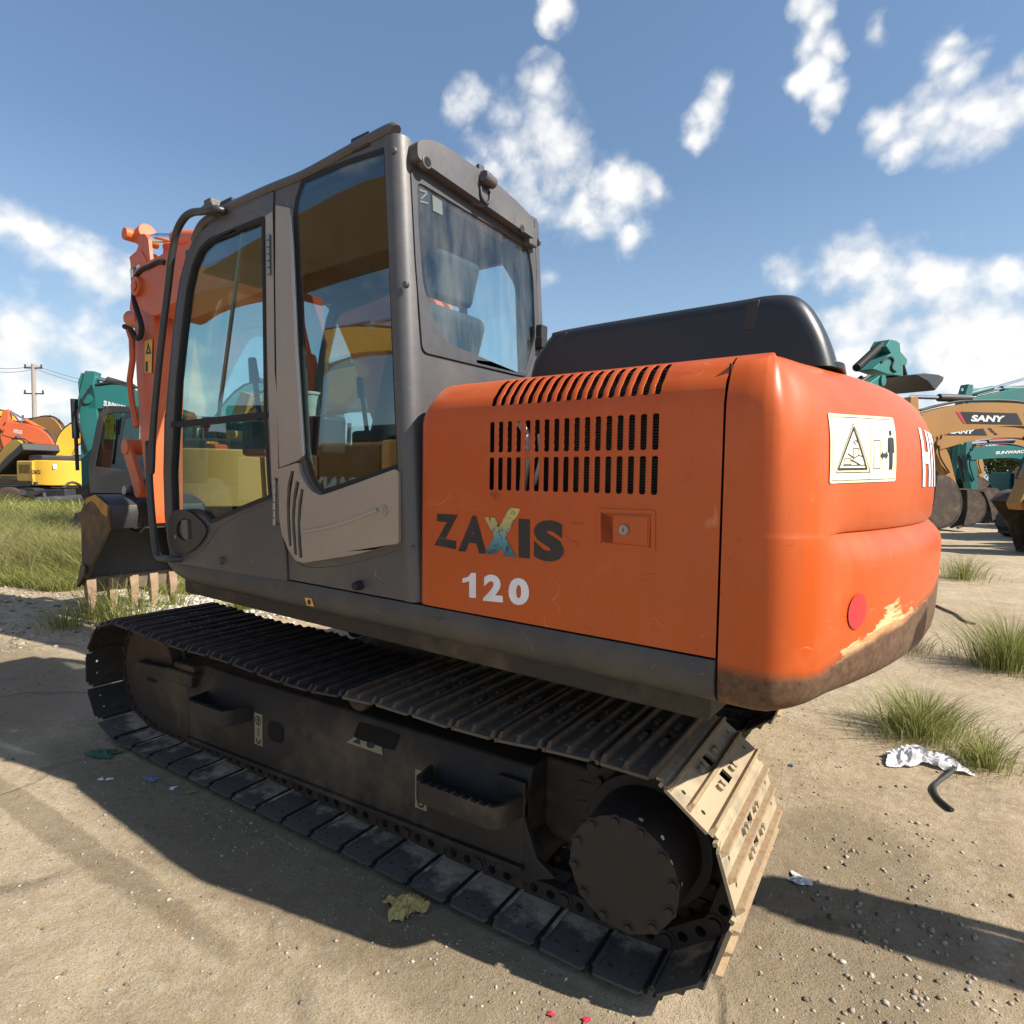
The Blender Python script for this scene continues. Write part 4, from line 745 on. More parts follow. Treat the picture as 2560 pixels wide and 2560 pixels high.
for k in range(5):
    y = BY0+.06+k*(BY1-BY0-.12)/4; mb = MB()
    mb.v += [(lipx-.05,y-.045,lipz+.06),(lipx-.05,y+.045,lipz+.06),(lipx+.03,y+.045,lipz+.06),(lipx+.03,y-.045,lipz+.06),(lipx-.05,y-.04,lipz-.08),(lipx-.05,y+.04,lipz-.08),(lipx+.05,y+.04,lipz-.08),(lipx+.05,y-.04,lipz-.08),(lipx-.0,y-.028,.015),(lipx-.0,y+.028,.015),(lipx+.04,y+.028,.015),(lipx+.04,y-.028,.015)]
    for a in (0,4): mb.f += [(a,a+1,a+5,a+4),(a+1,a+2,a+6,a+5),(a+2,a+3,a+7,a+6),(a+3,a,a+4,a+7)]
    mb.f += [(0,3,2,1),(8,9,10,11)]; mb.m = [0]*len(mb.f); mb.build('bucket_tooth', toothm, BKT, bev=.008)
# bucket ears and linkage
e1 = US(11, 1068, 85, yu=-.02); e2 = US(11, 1140, 345, yu=-.02)
lug = [US(11,*p,yu=-.02) for p in ((1035,60),(1065,28),(1105,50),(1125,130),(1180,290),(1190,370),(1140,425),(1080,405),(1060,330),(1040,250),(1000,150),(1020,105))]
for y in (-.05, .20):
    mb = MB(); mb.prism(lug, y, y+.03); mb.build('bucket_ear', buc, BKT, bev=.006)
mb = MB(); mb.cyl((e1[0],-.10,e1[1]),(e1[0],.28,e1[1]), .05, n=18); mb.cyl((e2[0],-.10,e2[1]),(e2[0],.28,e2[1]), .055, n=18); mb.build('bucket_pin', steel, BKT, bev=.006)
lk0 = US(7, 850, 690, yu=-.02); lk1 = US(7, 930, 970, yu=-.02)
mb = MB(); mb.obox((lk0[0],-.06,lk0[1]),(lk1[0],-.06,lk1[1]), .04, .16, (1,0,0)); mb.cyl((lk0[0],-.09,lk0[1]),(lk0[0],.26,lk0[1]), .08, n=18); mb.cyl((lk1[0],-.09,lk1[1]),(lk1[0],.26,lk1[1]), .07, n=18); mb.obox((lk0[0],.22,lk0[1]),(lk1[0],.22,lk1[1]), .04, .16, (1,0,0)); P('bucket_link', mb, armo, bev=.008)
mb = MB(); mb.cyl((lk0[0],.08,lk0[1]),(lk0[0]+.10,.08,lk0[1]+.7), .035, n=14); P('bucket_cylinder_rod', mb, chrome)
mb = MB(); mb.cyl((lk0[0]+.10,.08,lk0[1]+.7),(lk0[0]+.35,.08,lk0[1]+1.5), .06, n=16); P('bucket_cylinder', mb, armo, bev=.008)
# ------------------------------------------------------------------ UNDERCARRIAGE (its own heading, a few degrees off the upper structure)
UC = -PSI
def T_(name, mb, mat, parent=None, **k):
    o = mb.build(name, mat, parent or EX, **k)
    if parent is None: o.rotation_euler.z = UC
    return o
PITCH = .1714; RP = .269; ZC = .330; XS = 1.446; XR = 1.405; 
NSH = 43
def track_path(sarc):       # closed pitch line; s=0 at (x at k=0) on the ground run going +x (rearwards)
    L1 = XS+XR; A = math.pi*RP; s = sarc % (2*L1+2*A)
    if s < L1: return (-XS+s, ZC-RP-.02)
    s -= L1
    if s < A: t = s/RP; return (XR+RP*math.sin(t), ZC-(RP+.02*(t < math.pi/2))*math.cos(t))
    s -= A
    if s < L1:
        x = XR-s; sag = .040*(1-((x)/XS)**2)*(1+.25*math.cos(3*math.pi*x/XS)); return (x, ZC+RP-sag)
    s -= L1; t = s/RP; return (-XS-RP*math.sin(t), ZC+(RP+.02*(t > math.pi/2))*math.cos(t))
TOT = 2*(XS+XR)+2*math.pi*RP
def shoe_mb(clean=True):
    mb = MB(); w = .295; fr = lambda a,b,c: (a,b,c)
    out = [(-.084,-w+.03),(-.07,-w),(.066,-w),(.082,-w+.03),(.082,w-.03),(.066,w),(-.07,w),(-.084,w-.03)]
    holes = [[(-.055+dx,-.022),(-.055+dx,.022),(-.020+dx,.022),(-.020+dx,-.022)] for dx in (0,.062)]
    holes += [circ((dx, sy*(w-.055)), .0075, 8)[::-1] for dx in (-.038,.028) for sy in (-1,1)]
    mb.plate([out]+holes, fr, 0, .009)
    mb.v; lip = MB()
    for x0, x1 in ((-.088,-.070),(-.014,.004),(.052,.070)):
        h = .027; n0 = len(mb.v); ww = w-.003
        for seg_ in ((-ww, ww),) :
            a, b = seg_; mb.v += [(x0,a,.007),(x1,a,.007),(x1,b,.007),(x0,b,.007),(x0+.005,a+.016,h),(x1-.005,a+.016,h),(x1-.005,b-.016,h),(x0+.005,b-.016,h)]
            mb.f += [(n0,n0+3,n0+2,n0+1),(n0+4,n0+5,n0+6,n0+7),(n0,n0+1,n0+5,n0+4),(n0+1,n0+2,n0+6,n0+5),(n0+2,n0+3,n0+7,n0+6),(n0+3,n0,n0+4,n0+7)]; mb.m += [1]*6
    for dx in (-.040,.026):
        for y in (-.085,-.055,.055,.085): mb.cyl((dx,y,.008),(dx,y,.020), .011, .010, n=8)
        for y in (-.085,.085): mb.cyl((dx,y,-.010),(dx,y,.0), .012, n=6)
    mb.obox((.082,-w+.02,-.000),(.098,-w+.02,-.000), .001, .001) if False else mb.box(.076,.0865,-w+.012,w-.012,-.007,.006,2); mb.v += [(.080,-w+.03,.009),(.080,w-.03,.009),(.103,w-.03,-.004),(.103,-w+.03,-.004),(.080,-w+.03,.001),(.080,w-.03,.001),(.099,w-.03,-.010),(.099,-w+.03,-.010)]; n_=len(mb.v)-8; mb.f += [(n_,n_+1,n_+2,n_+3),(n_+7,n_+6,n_+5,n_+4),(n_,n_+3,n_+7,n_+4),(n_+1,n_+5,n_+6,n_+2),(n_+3,n_+2,n_+6,n_+7)]; mb.m += [0]*5
    return mb
rib_d = paint('grouser_steel', (.048,.040,.036), .6, .3, (.18,.09,.04), .65, 14, bstr=.5); rib_m = paint('grouser_worn', (.125,.088,.060), .8, .1, (.34,.15,.05), .9, 20, bstr=.8); rib_r = paint('grouser_rust', (.33,.25,.15), .85, .05, (.32,.11,.03), 1.0, 38, bstr=.8)
def link_mb():
    mb = MB()
    for y in (-.088,.088):
        lp = fillet([(-.095,.0),(-.10,.035),(-.07,.060),(.07,.060),(.10,.035),(.095,.0),(.04,-.006),(-.04,-.006)], .02, 3)
        ho_ = [circ((-.032,.028), .016, 10)[::-1], circ((.032,.028), .016, 10)[::-1]]
        mb.plate([[(a,-b) for a,b in lp][::-1]]+[[(a,-b) for a,b in h_][::-1] for h_ in ho_], lambda a,b,c: (a,c,b), y-.018, y+.018)
    mb.cyl((-.0857,-.12,-.035),(-.0857,.12,-.035), .020, n=14); mb.cyl((-.0857,-.11,-.035),(-.0857,.11,-.035), .030, n=14)
    return mb
linkm = paint('link_steel', (.045,.034,.027), .7, .2, (.15,.09,.05), .6, 9, bstr=.5)
K0 = ((0-1.27)+XS)   # arc length of the joint that sits at world x = 0
protos = {}
shoemid = paint('track_shoe_muddy', (.105,.086,.064), .75, .1, (.19,.145,.095), .9, 8, bstr=.6)
shoel, nt, b, oc = base_mat('track_shoe_inner_face'); sxn = nn(nt, 'ShaderNodeSeparateXYZ'); nt.links.new(oc, sxn.inputs[0]); oi = nt.nodes.new('ShaderNodeObjectInfo')
vv = nt.nodes.new('ShaderNodeVectorMath'); vv.operation = 'ADD'; nt.links.new(oc, vv.inputs[0]); cmb = nn(nt, 'ShaderNodeCombineXYZ'); nt.links.new(mathn(nt,'MULTIPLY',oi.outputs['Random'],37.0), cmb.inputs[0]); nt.links.new(cmb.outputs[0], vv.inputs[1])
n1 = noise(nt, vv.outputs[0], 9, 7, .65); n2 = noise(nt, vv.outputs[0], 55, 6, .7); dd_ = mathn(nt, 'ADD', mathn(nt, 'MULTIPLY', mathn(nt, 'ADD', mathn(nt, 'ABSOLUTE', sxn.outputs[1]), -.20), -6.0), mathn(nt, 'MULTIPLY', mathn(nt, 'SUBTRACT', n1, .5), 3.2)); dd_ = mathn(nt, 'ADD', dd_, mathn(nt, 'MULTIPLY', mathn(nt, 'SUBTRACT', oi.outputs['Random'], .5), .6))
c = mixc(nt, ramp(nt, dd_, -.35, .55), (0.100,0.088,0.074,1), (0.44,0.36,0.26,1)); c = mixc(nt, mathn(nt, 'MULTIPLY', ramp(nt, n2, .5, .7), .5), c, (.03,.028,.026,1)); nt.links.new(c, b.inputs['Base Color']); b.inputs['Roughness'].default_value = .8; b.inputs['Specular IOR Level'].default_value = .3
bump(nt, b, mathn(nt, 'ADD', n1, mathn(nt, 'MULTIPLY', n2, .5)), .5, .01)
for kind, mats in (('dark',[shoem,rib_d]),('dusty',[shoed,rib_r]),('mid',[shoem,rib_r]),('low',[shoeb,rib_d])):
    protos[kind] = shoe_mb()
lk_proto = link_mb()
def make_track(yc, near):
    meshes = {}
    lkme = None
    for k in range(NSH):
        s0 = K0+k*TOT/NSH; a = Vector(track_path(s0)); b = Vector(track_path(s0+TOT/NSH)); mid = (a+b)/2; d = (b-a).normalized(); nout = Vector((d.y, -d.x))
        ang = math.atan2(d.y, d.x)
        x, z = mid
        kind = 'dark'
        if z < .12: kind = 'low'
        elif x > XR+.05 and z < ZC+RP-.06: kind = 'dusty'
        elif x > XR-.16 and z > .5: kind = 'mid'
        elif x > .35 and z > .5: kind = 'mid'
        mats = {'dark':[shoem,rib_d,rib_d],'dusty':[shoed,rib_r,shoed],'mid':[shoemid,rib_m,rib_m],'low':[shoel,rib_d,hole]}[kind]
        if not near: mid.x -= .18
        Mx = Matrix(((d.x,0,nout.x,mid.x+nout.x*.030),(0,1,0,yc),(d.y,0,nout.y,mid.y+nout.y*.030),(0,0,0,1)))
        if kind not in meshes: 
            o = protos[kind].build('track_shoe', mats, EX, bev=0, smooth=False); meshes[kind] = o.data
        else: o = bpy.data.objects.new('track_shoe', meshes[kind]); COL.objects.link(o); o.parent = EX
        jit = Matrix.Rotation(random.uniform(-.02,.02), 4, 'Y')
        o.matrix_local = Matrix.Rotation(UC, 4, 'Z') @ Mx @ jit
        if lkme is None: o = lk_proto.build('track_link', linkm, EX, smooth=True); lkme = o.data
        else: o = bpy.data.objects.new('track_link', lkme); COL.objects.link(o); o.parent = EX
        Ml = Mx.copy(); Ml[0][3] -= nout.x*.0; Ml[2][3] -= nout.y*.0
        o.matrix_local = Matrix.Rotation(UC, 4, 'Z') @ Mx
make_track(-.995, True); make_track(.995, False)
def under(yc, sg):     # sg=-1 near side: outer face towards -y
    XQ = XR-(0 if sg < 0 else .18)
    Y = lambda v: yc+sg*v          # v>0 = outwards
    def bx(mb, x0, x1, v0, v1, z0, z1): a, b = sorted((Y(v0), Y(v1))); mb.box(x0, x1, a, b, z0, z1)
    # main beam with sloping top
    cs = [(.165,.118),(.165,.345),(.10,.455),(-.12,.455),(-.165,.36),(-.165,.118)]
    mb = MB(); loft(mb, [[(x, Y(v), z+(dz if z < .2 else 0)) for v, z in cs] for x, dz in ((-.96,-.02),(1.01,.02))]); TF = T_('track_frame', mb, darkframe, bev=.012)
    mb = MB(); loft(mb, [[(x, Y(v), z+dz) for v, z in ((.150,.108),(.182,.108),(.182,.126),(.150,.126))] for x, dz in ((-.96,-.02),(1.015,.02))]); mb.build('bottom_flange', darkframe, TF, bev=.003)
    # front idler yoke
    mb = MB(); yk = [(-1.47,.125),(-1.20,.075),(-.96,.075),(-.96,.40),(-1.10,.42),(-1.47,.395)]; y0, y1 = sorted((Y(.125), Y(.165))); mb.prism(yk, y0, y1); y0, y1 = sorted((Y(-.165), Y(-.125))); mb.prism(yk, y0, y1); mb.build('idler_yoke', darkframe, TF, bev=.010)
    mb = MB(); bx(mb, -1.14, -.90, .10, .185, .36, .43); bx(mb, -1.10, -.92, -.1, .16, .40, .46); mb.build('yoke_cap', darkframe, TF, bev=.012)
    for (x, z, w, h) in ((-1.30,.325,.045,.010),):
        mb = MB(); mb.plate([fillet([(x-w,z-h),(x+w,z-h),(x+w,z+h),(x-w,z+h)], .009)], lambda a,b,c: (a, Y(.1655+c), b), 0, .002); mb.build('slot', hole, TF)
    mb = MB(); mb.cyl((-XS,Y(-.11),ZC),(-XS,Y(.11),ZC), .255, n=40); mb.cyl((-XS,Y(-.05),ZC),(-XS,Y(.05),ZC), .275, n=40); mb.cyl((-XS,Y(-.13),ZC),(-XS,Y(.15),ZC), .07, n=20); T_('idler', mb, rust, bev=.01)
    # step brackets: U shaped treads
    for (x0, x1, z) in ((-.78,-.45,.315),(.62,1.00,.325)):
        mb = MB(); pts = [(x0,Y(.165),z+.035),(x0+.02,Y(.285),z+.0),(x1-.02,Y(.285),z-.0),(x1,Y(.165),z+.035)]
        pts = fillet([(p[0],abs(p[1]-yc)) for p in pts], [0,.05,.05,0], 5); pts = [(a, Y(b), z+.02) for a, b in pts]
        P3 = [Vector(p) for p in pts]; secs = []
        for k, p in enumerate(P3):
            d_ = (P3[min(k+1,len(P3)-1)]-P3[max(k-1,0)]).normalized(); n_ = Vector((-d_.y, d_.x, 0)).normalized(); secs.append([tuple(p+n_*.007+Vector((0,0,.036))), tuple(p-n_*.007+Vector((0,0,.036))), tuple(p-n_*.007-Vector((0,0,.036))), tuple(p+n_*.007-Vector((0,0,.036)))])
        loft(mb, secs)
        mb.build('step', darkframe, TF, bev=.002)
        mb = MB(); mb.box(x0+.02, x1-.02, *sorted((Y(.165), Y(.27))), z-.004, z+.004)
        for k in range(9): xx = x0+.05+k*(x1-x0-.1)/8; mb.box(xx-.004, xx+.004, *sorted((Y(.274),Y(.292))), z+.05, z+.062)
        mb.build('step_tread', darkframe, TF, bev=.001)
    # holes, stickers on the outer face
    if sg < 0:
        mb = MB(); mb.plate([fillet([(-.32,.245),(-.215,.245),(-.215,.335),(-.32,.335)], .035)], lambda a,b,c: (a, Y(.1655+c), b), 0, .002); mb.build('frame_hole', hole, TF)
        sc_ = lambda t: (Y(.165-.065*t), .345+.11*t)
        mb = MB(); mb.plate([fillet([(.20,.25),(.42,.25),(.42,.75),(.20,.75)], .05)], lambda a,b,c: (a, sc_(b)[0]-.0015-c*.9, sc_(b)[1]+.001+c*.5), 0, .002); mb.build('frame_hole', hole, TF)
        kh = paint('khaki_sticker', (.27,.235,.15), .6, 0, (.1,.08,.06), .4, 8)
        mb = MB(); mb.plate([[(.175,.05),(.375,.05),(.345,.38),(.22,.40)]], lambda a,b,c: (a, sc_(b)[0]-.0015-c*.9, sc_(b)[1]+.001+c*.5), 0, .0015); s_ = mb.build('frame_sticker', kh, TF)
        mb = MB(); mb.plate([[(.205,.12),(.25,.12),(.235,.30)]], lambda a,b,c: (a, sc_(b)[0]-.003-c*.9, sc_(b)[1]+.002+c*.5), 0, .001); mb.plate([circ((.30,.2), .022, 12, .09)], lambda a,b,c: (a, sc_(b)[0]-.003-c*.9, sc_(b)[1]+.002+c*.5), 0, .001); mb.build('sticker_print', ink, s_)
        for x, zt_ in ((-.39,.345),(.57,.345)):
            mb = MB(); mb.plate([[(x-.028,zt_-.145),(x+.028,zt_-.145),(x+.028,zt_),(x-.028,zt_)]], lambda a,b,c: (a, Y(.1655+c), b), 0, .0015); s_ = mb.build('hook_sticker', kh, TF)
            mb = MB(); F_ = lambda a,b,c: (a, Y(.1672+c), b); c0 = (x, zt_-.032); mb.plate([circ(c0, .022, 20), circ(c0, .017, 20)[::-1]], F_, 0, .001); mb.plate([[(x-.012,zt_-.032),(x+.012,zt_-.032),(x,zt_-.016)]], F_, 0, .001); mb.plate([[(x-.004,zt_-.047),(x+.004,zt_-.047),(x+.004,zt_-.030),(x-.004,zt_-.030)]], F_, 0, .001)
            for k in range(3): mb.plate([circ((x, zt_-.070-k*.014), .0055, 8)], F_, 0, .001)
            arc = [(x+.016*math.cos(t), zt_-.123+.016*math.sin(t)) for t in [2.6+ 4.2*j/10 for j in range(11)]]; arci = [(x+.009*math.cos(t), zt_-.123+.009*math.sin(t)) for t in [2.6+4.2*j/10 for j in range(11)]]; mb.plate([arc+arci[::-1]], F_, 0, .001)
            mb.build('sticker_print', ink, s_)
    mb = MB(); bx(mb, 1.0, 1.36, -.16, .02, .17, .46); mb.build('drive_housing', darkframe, TF, bev=.02)
    # rollers
    for k in range(7):
        x = -1.05+k*.34; mb = MB(); mb.cyl((x,Y(-.115),.155),(x,Y(.115),.155), .065, n=20); mb.cyl((x,Y(.105),.145),(x,Y(.140),.145), .078, n=20); mb.cyl((x,Y(.140),.145),(x,Y(.158),.145), .035, n=12); mb.cyl((x,Y(-.10),.155),(x,Y(-.13),.155), .085, n=20); T_('track_roller', mb, linkm, bev=.006)
    for x in (.18,):
        mb = MB(); mb.cyl((x,Y(-.09),.525),(x,Y(.09),.525), .050, n=20); mb.cyl((x,Y(.07),.525),(x,Y(.11),.525), .062, n=20); mb.cyl((x,Y(.11),.525),(x,Y(.13),.525), .03, n=12); mb.box(x-.04,x+.04,*sorted((Y(-.06),Y(-.03))),.44,.54); T_('carrier_roller', mb, linkm, bev=.005)
    # sprocket with teeth
    mb = MB(); T = 23; lp = []
    for k in range(T):
        for f, r in ((0,.238),(.18,.236),(.36,.272),(.5,.280),(.64,.272),(.82,.236)): t = 2*math.pi*(k+f)/T; lp.append((XQ+r*math.cos(t), ZC+r*math.sin(t)))
    y0, y1 = sorted((Y(-.025), Y(.025))); mb.prism(lp, y0, y1)
    for k in range(12): t = 2*math.pi*k/12; mb.cyl((XQ+.215*math.cos(t),Y(.02),ZC+.215*math.sin(t)),(XQ+.215*math.cos(t),Y(.045),ZC+.215*math.sin(t)), .013, n=6)
    SP = T_('sprocket', mb, linkm, bev=.003)
    # final drive, wide drum with bolted cover
    yo = .290; cz = ZC-.055 if False else ZC-.03
    mb = MB(); mb.cyl((XQ,Y(-.16),ZC),(XQ,Y(.10),ZC), .20, n=48); mb.cyl((XQ,Y(.08),ZC),(XQ,Y(yo-.012),ZC), .168, .158, n=64); FD = T_('final_drive', mb, paint('drive_paint', (.013,.011,.010), .6, 0, (.09,.065,.04), .4, 4, bstr=.2), bev=.006)
    lp = []
    for k in range(72):
        t = 2*math.pi*k/72; ph = (t*12/(2*math.pi)) % 1; notch = .010*max(0, 1-abs(ph-.5)/.22); r = .160; lp.append((XQ+r*math.cos(t), ZC+r*math.sin(t)))
    y0, y1 = sorted((Y(yo-.012), Y(yo))); mb = MB(); mb.prism(lp, y0, y1); CV = mb.build('drive_cover', paint('cover_plate', (.015,.013,.0115), .62, 0, (.06,.045,.03), .5, 5, bstr=.3), FD, bev=.004)
    for k in range(12):
        t = 2*math.pi*(k+.3)/12; mb = MB(); c_ = (XQ+.146*math.cos(t), ZC+.146*math.sin(t)); mb.cyl((c_[0],Y(yo-.002),c_[1]),(c_[0],Y(yo+.009),c_[1]), .0125, n=6); mb.cyl((c_[0],Y(yo-.004),c_[1]),(c_[0],Y(yo+.002),c_[1]), .019, n=14); mb.build('cover_bolt', FD.data.materials[0], FD, bev=.0015)
    # guard plate near the sprocket
    mb = MB(); gp = [(.90,.09),(1.01,.09),(1.13,.14),(1.06,.18),(1.01,.30),(1.01,.42),(.90,.42)]; y0, y1 = sorted((Y(.135), Y(.160))); mb.prism(gp, y0, y1); mb.build('end_guard', darkframe, TF, bev=.006)
under(-.995, -1); under(.995, 1)
mb = MB(); mb.box(-.55,.55,-.85,.85,.34,.50); mb.box(-.42,.42,-.42,.42,.38,.56); 
for sx_ in (-1,1):
    for sy_ in (-1,1): mb.obox((sx_*.25,sy_*.3,.45),(sx_*.62,sy_*.86,.34), .28, .18)
T_('centre_frame', mb, darkframe, bev=.02)
# ================================================================== GROUND
GZ = -0.018
def vnoise(x, y, s, seed=0):
    r = np.random.default_rng(seed); G_ = r.random((64,64)); xs, ys = x*s, y*s; xi = np.floor(xs).astype(int); yi = np.floor(ys).astype(int); fx = xs-xi; fy = ys-yi
    fx = fx*fx*(3-2*fx); fy = fy*fy*(3-2*fy); g = lambda a,b: G_[a%64, b%64]
    return (g(xi,yi)*(1-fx)+g(xi+1,yi)*fx)*(1-fy)+(g(xi,yi+1)*(1-fx)+g(xi+1,yi+1)*fx)*fy-.5
def gheight(x, y):
    x = np.asarray(x, float); y = np.asarray(y, float)
    d = np.hypot(x-3.3, y+1.5); k = np.clip((d-4)/12, 0, 1)
    h = vnoise(x,y,.35,1)*(.03+.12*k)+vnoise(x,y,1.3,2)*.016+vnoise(x,y,4.5,3)*.007+vnoise(x,y,14,4)*.0055+vnoise(x,y,33,5)*.0032
    tr = np.exp(-((y-.3)/.55)**4)*np.exp(-((x-1.27)/1.9)**6); tr2 = np.exp(-((y-2.29)/.55)**4)*np.exp(-((x-1.27)/1.9)**6); t = np.maximum(tr,tr2)
    tip = .045*np.exp(-(((x-1.7)/1.0)**2+((y+.15)/.1)**2))*0
    return GZ+h*(1-t)*1.0-.006*t+tip-.004
def axis_(lo, hi, step, far):
    a = list(np.arange(lo, hi, step)); s = step; v = hi
    while v < far: a.append(v); s *= 1.22; v += s
    s = step; v = lo-step; b = []
    while v > -far: b.append(v); s *= 1.22; v -= s
    return np.array(b[::-1]+a)
gx = axis_(-3.2, 5.4, .022, 900); gy = axis_(-1.35, 4.0, .022, 900); X, Y_ = np.meshgrid(gx, gy); Zg = gheight(X, Y_); far_ = np.hypot(X-3, Y_)>60; Zg[far_] = GZ-.02
nx, ny = len(gx), len(gy); V = np.stack([X, Y_, Zg], -1).reshape(-1, 3); I = (np.arange(ny-1)[:,None]*nx+np.arange(nx-1)[None,:]).reshape(-1); F_ = np.stack([I, I+1, I+1+nx, I+nx], -1)
def fast_mesh(name, V, F, mat, mats_idx=None):
    me = bpy.data.meshes.new(name); k = F.shape[1]; me.vertices.add(len(V)); me.vertices.foreach_set('co', np.ascontiguousarray(V, dtype=np.float32).ravel()); me.loops.add(F.size); me.loops.foreach_set('vertex_index', F.astype(np.int32).ravel())
    me.polygons.add(len(F)); me.polygons.foreach_set('loop_start', (np.arange(len(F))*k).astype(np.int32)); me.polygons.foreach_set('loop_total', np.full(len(F), k, dtype=np.int32)); me.update(calc_edges=True)
    for m_ in (mat if isinstance(mat, list) else [mat]): me.materials.append(m_)
    if mats_idx is not None: me.polygons.foreach_set('material_index', mats_idx.astype(np.int32))
    o = bpy.data.objects.new(name, me); COL.objects.link(o); return o
def ground_mat():
    m, nt, b, oc = base_mat('dusty_ground')
    n1 = noise(nt, oc, .55, 7, .62, .4); n2 = noise(nt, oc, 3.2, 8, .68, .3); n3 = noise(nt, oc, 24, 8, .75); n4 = noise(nt, oc, 160, 4, .7)
    c = ramp(nt, n1, .36, .66, (.38,.285,.17,1), (.55,.445,.30,1)); c = mixc(nt, mathn(nt,'MULTIPLY', ramp(nt, n2, .40, .70), .75), c, (.27,.195,.115,1))
    c = mixc(nt, mathn(nt,'MULTIPLY', ramp(nt, n3, .44, .68), .62), c, (.56,.49,.37,1)); c = mixc(nt, mathn(nt,'MULTIPLY', ramp(nt, n4, .50, .64), .55), c, (.22,.165,.10,1))
    # a damp, oil-dark run in front of the tracks, and darker packed earth beside them
    sx = nn(nt, 'ShaderNodeSeparateXYZ'); nt.links.new(oc, sx.inputs[0]); 
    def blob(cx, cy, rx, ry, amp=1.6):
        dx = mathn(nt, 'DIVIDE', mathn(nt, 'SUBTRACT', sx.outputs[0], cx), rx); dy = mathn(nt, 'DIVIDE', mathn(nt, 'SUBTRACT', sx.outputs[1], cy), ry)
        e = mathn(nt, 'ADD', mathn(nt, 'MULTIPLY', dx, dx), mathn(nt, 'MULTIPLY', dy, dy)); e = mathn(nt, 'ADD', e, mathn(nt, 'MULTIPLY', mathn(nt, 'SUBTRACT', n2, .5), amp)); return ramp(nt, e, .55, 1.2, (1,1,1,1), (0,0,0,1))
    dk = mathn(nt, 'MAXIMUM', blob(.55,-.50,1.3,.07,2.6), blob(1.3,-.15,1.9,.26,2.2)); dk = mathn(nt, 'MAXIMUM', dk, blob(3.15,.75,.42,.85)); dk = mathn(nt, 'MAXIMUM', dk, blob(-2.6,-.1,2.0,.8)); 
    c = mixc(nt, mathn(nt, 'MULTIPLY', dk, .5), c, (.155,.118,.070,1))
    # hairline cracks and old slab texture further off
    vo = nt.nodes.new('ShaderNodeTexVoronoi'); vo.feature = 'DISTANCE_TO_EDGE'; vo.inputs['Scale'].default_value = .55; wv = nt.nodes.new('ShaderNodeVectorMath'); wv.operation = 'MULTIPLY_ADD'
    nz = nt.nodes.new('ShaderNodeTexNoise'); nz.inputs['Scale'].default_value = 1.6; nz.inputs['Detail'].default_value = 5; nt.links.new(oc, nz.inputs['Vector']); nt.links.new(nz.outputs['Color'], wv.inputs[0]); wv.inputs[1].default_value = (.9,.9,0); nt.links.new(oc, wv.inputs[2]); nt.links.new(wv.outputs[0], vo.inputs['Vector'])
    ck = ramp(nt, vo.outputs['Distance'], .004, .016, (1,1,1,1), (0,0,0,1)); ck = mathn(nt, 'MULTIPLY', ck, ramp(nt, n1, .45, .6)); c = mixc(nt, mathn(nt, 'MULTIPLY', ck, .5), c, (.12,.09,.06,1))
    # pebbly speckle
    vp = nt.nodes.new('ShaderNodeTexVoronoi'); vp.inputs['Scale'].default_value = 170; nt.links.new(oc, vp.inputs['Vector']); spk = ramp(nt, vp.outputs['Distance'], .10, .26, (1,1,1,1), (0,0,0,1)); sel = ramp(nt, noise(nt, oc, 46, 3), .50, .60)
    spk = mathn(nt, 'MULTIPLY', spk, sel); c = mixc(nt, mathn(nt, 'MULTIPLY', spk, .6), c, (.60,.53,.43,1))
    nt.links.new(c, b.inputs['Base Color']); b.inputs['Roughness'].default_value = .93; b.inputs['Specular IOR Level'].default_value = .25
    h = mathn(nt, 'ADD', mathn(nt, 'MULTIPLY', n3, .9), mathn(nt, 'MULTIPLY', n4, .45)); h = mathn(nt, 'ADD', h, mathn(nt, 'MULTIPLY', spk, .5)); h = mathn(nt, 'ADD', h, mathn(nt, 'MULTIPLY', n2, .8)); h = mathn(nt, 'SUBTRACT', h, mathn(nt, 'MULTIPLY', ck, .6))
    bump(nt, b, h, 1.0, .016); return m
g = fast_mesh('ground', V, F_, ground_mat()); g.data.shade_smooth(); tag(g, kind='structure')
# pebbles
ico = bmesh.new(); bmesh.ops.create_icosphere(ico, subdivisions=1, radius=1); IV = np.array([v.co[:] for v in ico.verts]); IF = np.array([[v.index for v in f.verts] for f in ico.faces]); ico.free()
def pebbles(name, pts, size, mats, squash=.6, sink=.3):
    N = len(pts); sc = size[:,None]*(rng.random((N,3))*.6+.7); sc[:,2] *= squash; jit = 1+(rng.random((N,len(IV),1))-.5)*.45; a = rng.random(N)*6.28; ca, sa = np.cos(a), np.sin(a)
    P_ = IV[None]*jit*sc[:,None,:]; Xr = P_[...,0]*ca[:,None]-P_[...,1]*sa[:,None]; Yr = P_[...,0]*sa[:,None]+P_[...,1]*ca[:,None]
    Z_ = P_[...,2]+gheight(pts[:,0], pts[:,1])[:,None]+(size*squash*sink)[:,None]; V = np.stack([Xr+pts[:,0:1], Yr+pts[:,1:2], Z_], -1).reshape(-1,3); F = (IF[None]+(np.arange(N)*len(IV))[:,None,None]).reshape(-1,3)
    mi = np.repeat(rng.integers(0, len(mats), N), len(IF)); return fast_mesh(name, V, F, mats, mi)
pm = [plain('pebble_pale', (.42,.37,.28), .9, bstr=0), plain('pebble_tan', (.34,.27,.19), .9, bstr=0), plain('pebble_dark', (.15,.12,.09), .9, bstr=0), plain('pebble_grey', (.30,.27,.22), .9, bstr=0)]
N = 46000; px_ = np.stack([rng.uniform(-2.2, 5.4, N), rng.uniform(-1.35, 4.2, N)], -1); keep = vnoise(px_[:,0], px_[:,1], 1.1, 9) > -.22*rng.random(N)
px_ = px_[keep]; px_ = px_[~((np.abs(px_[:,1]-.3) < .31)&(px_[:,0] > -.2)&(px_[:,0] < 2.95))]
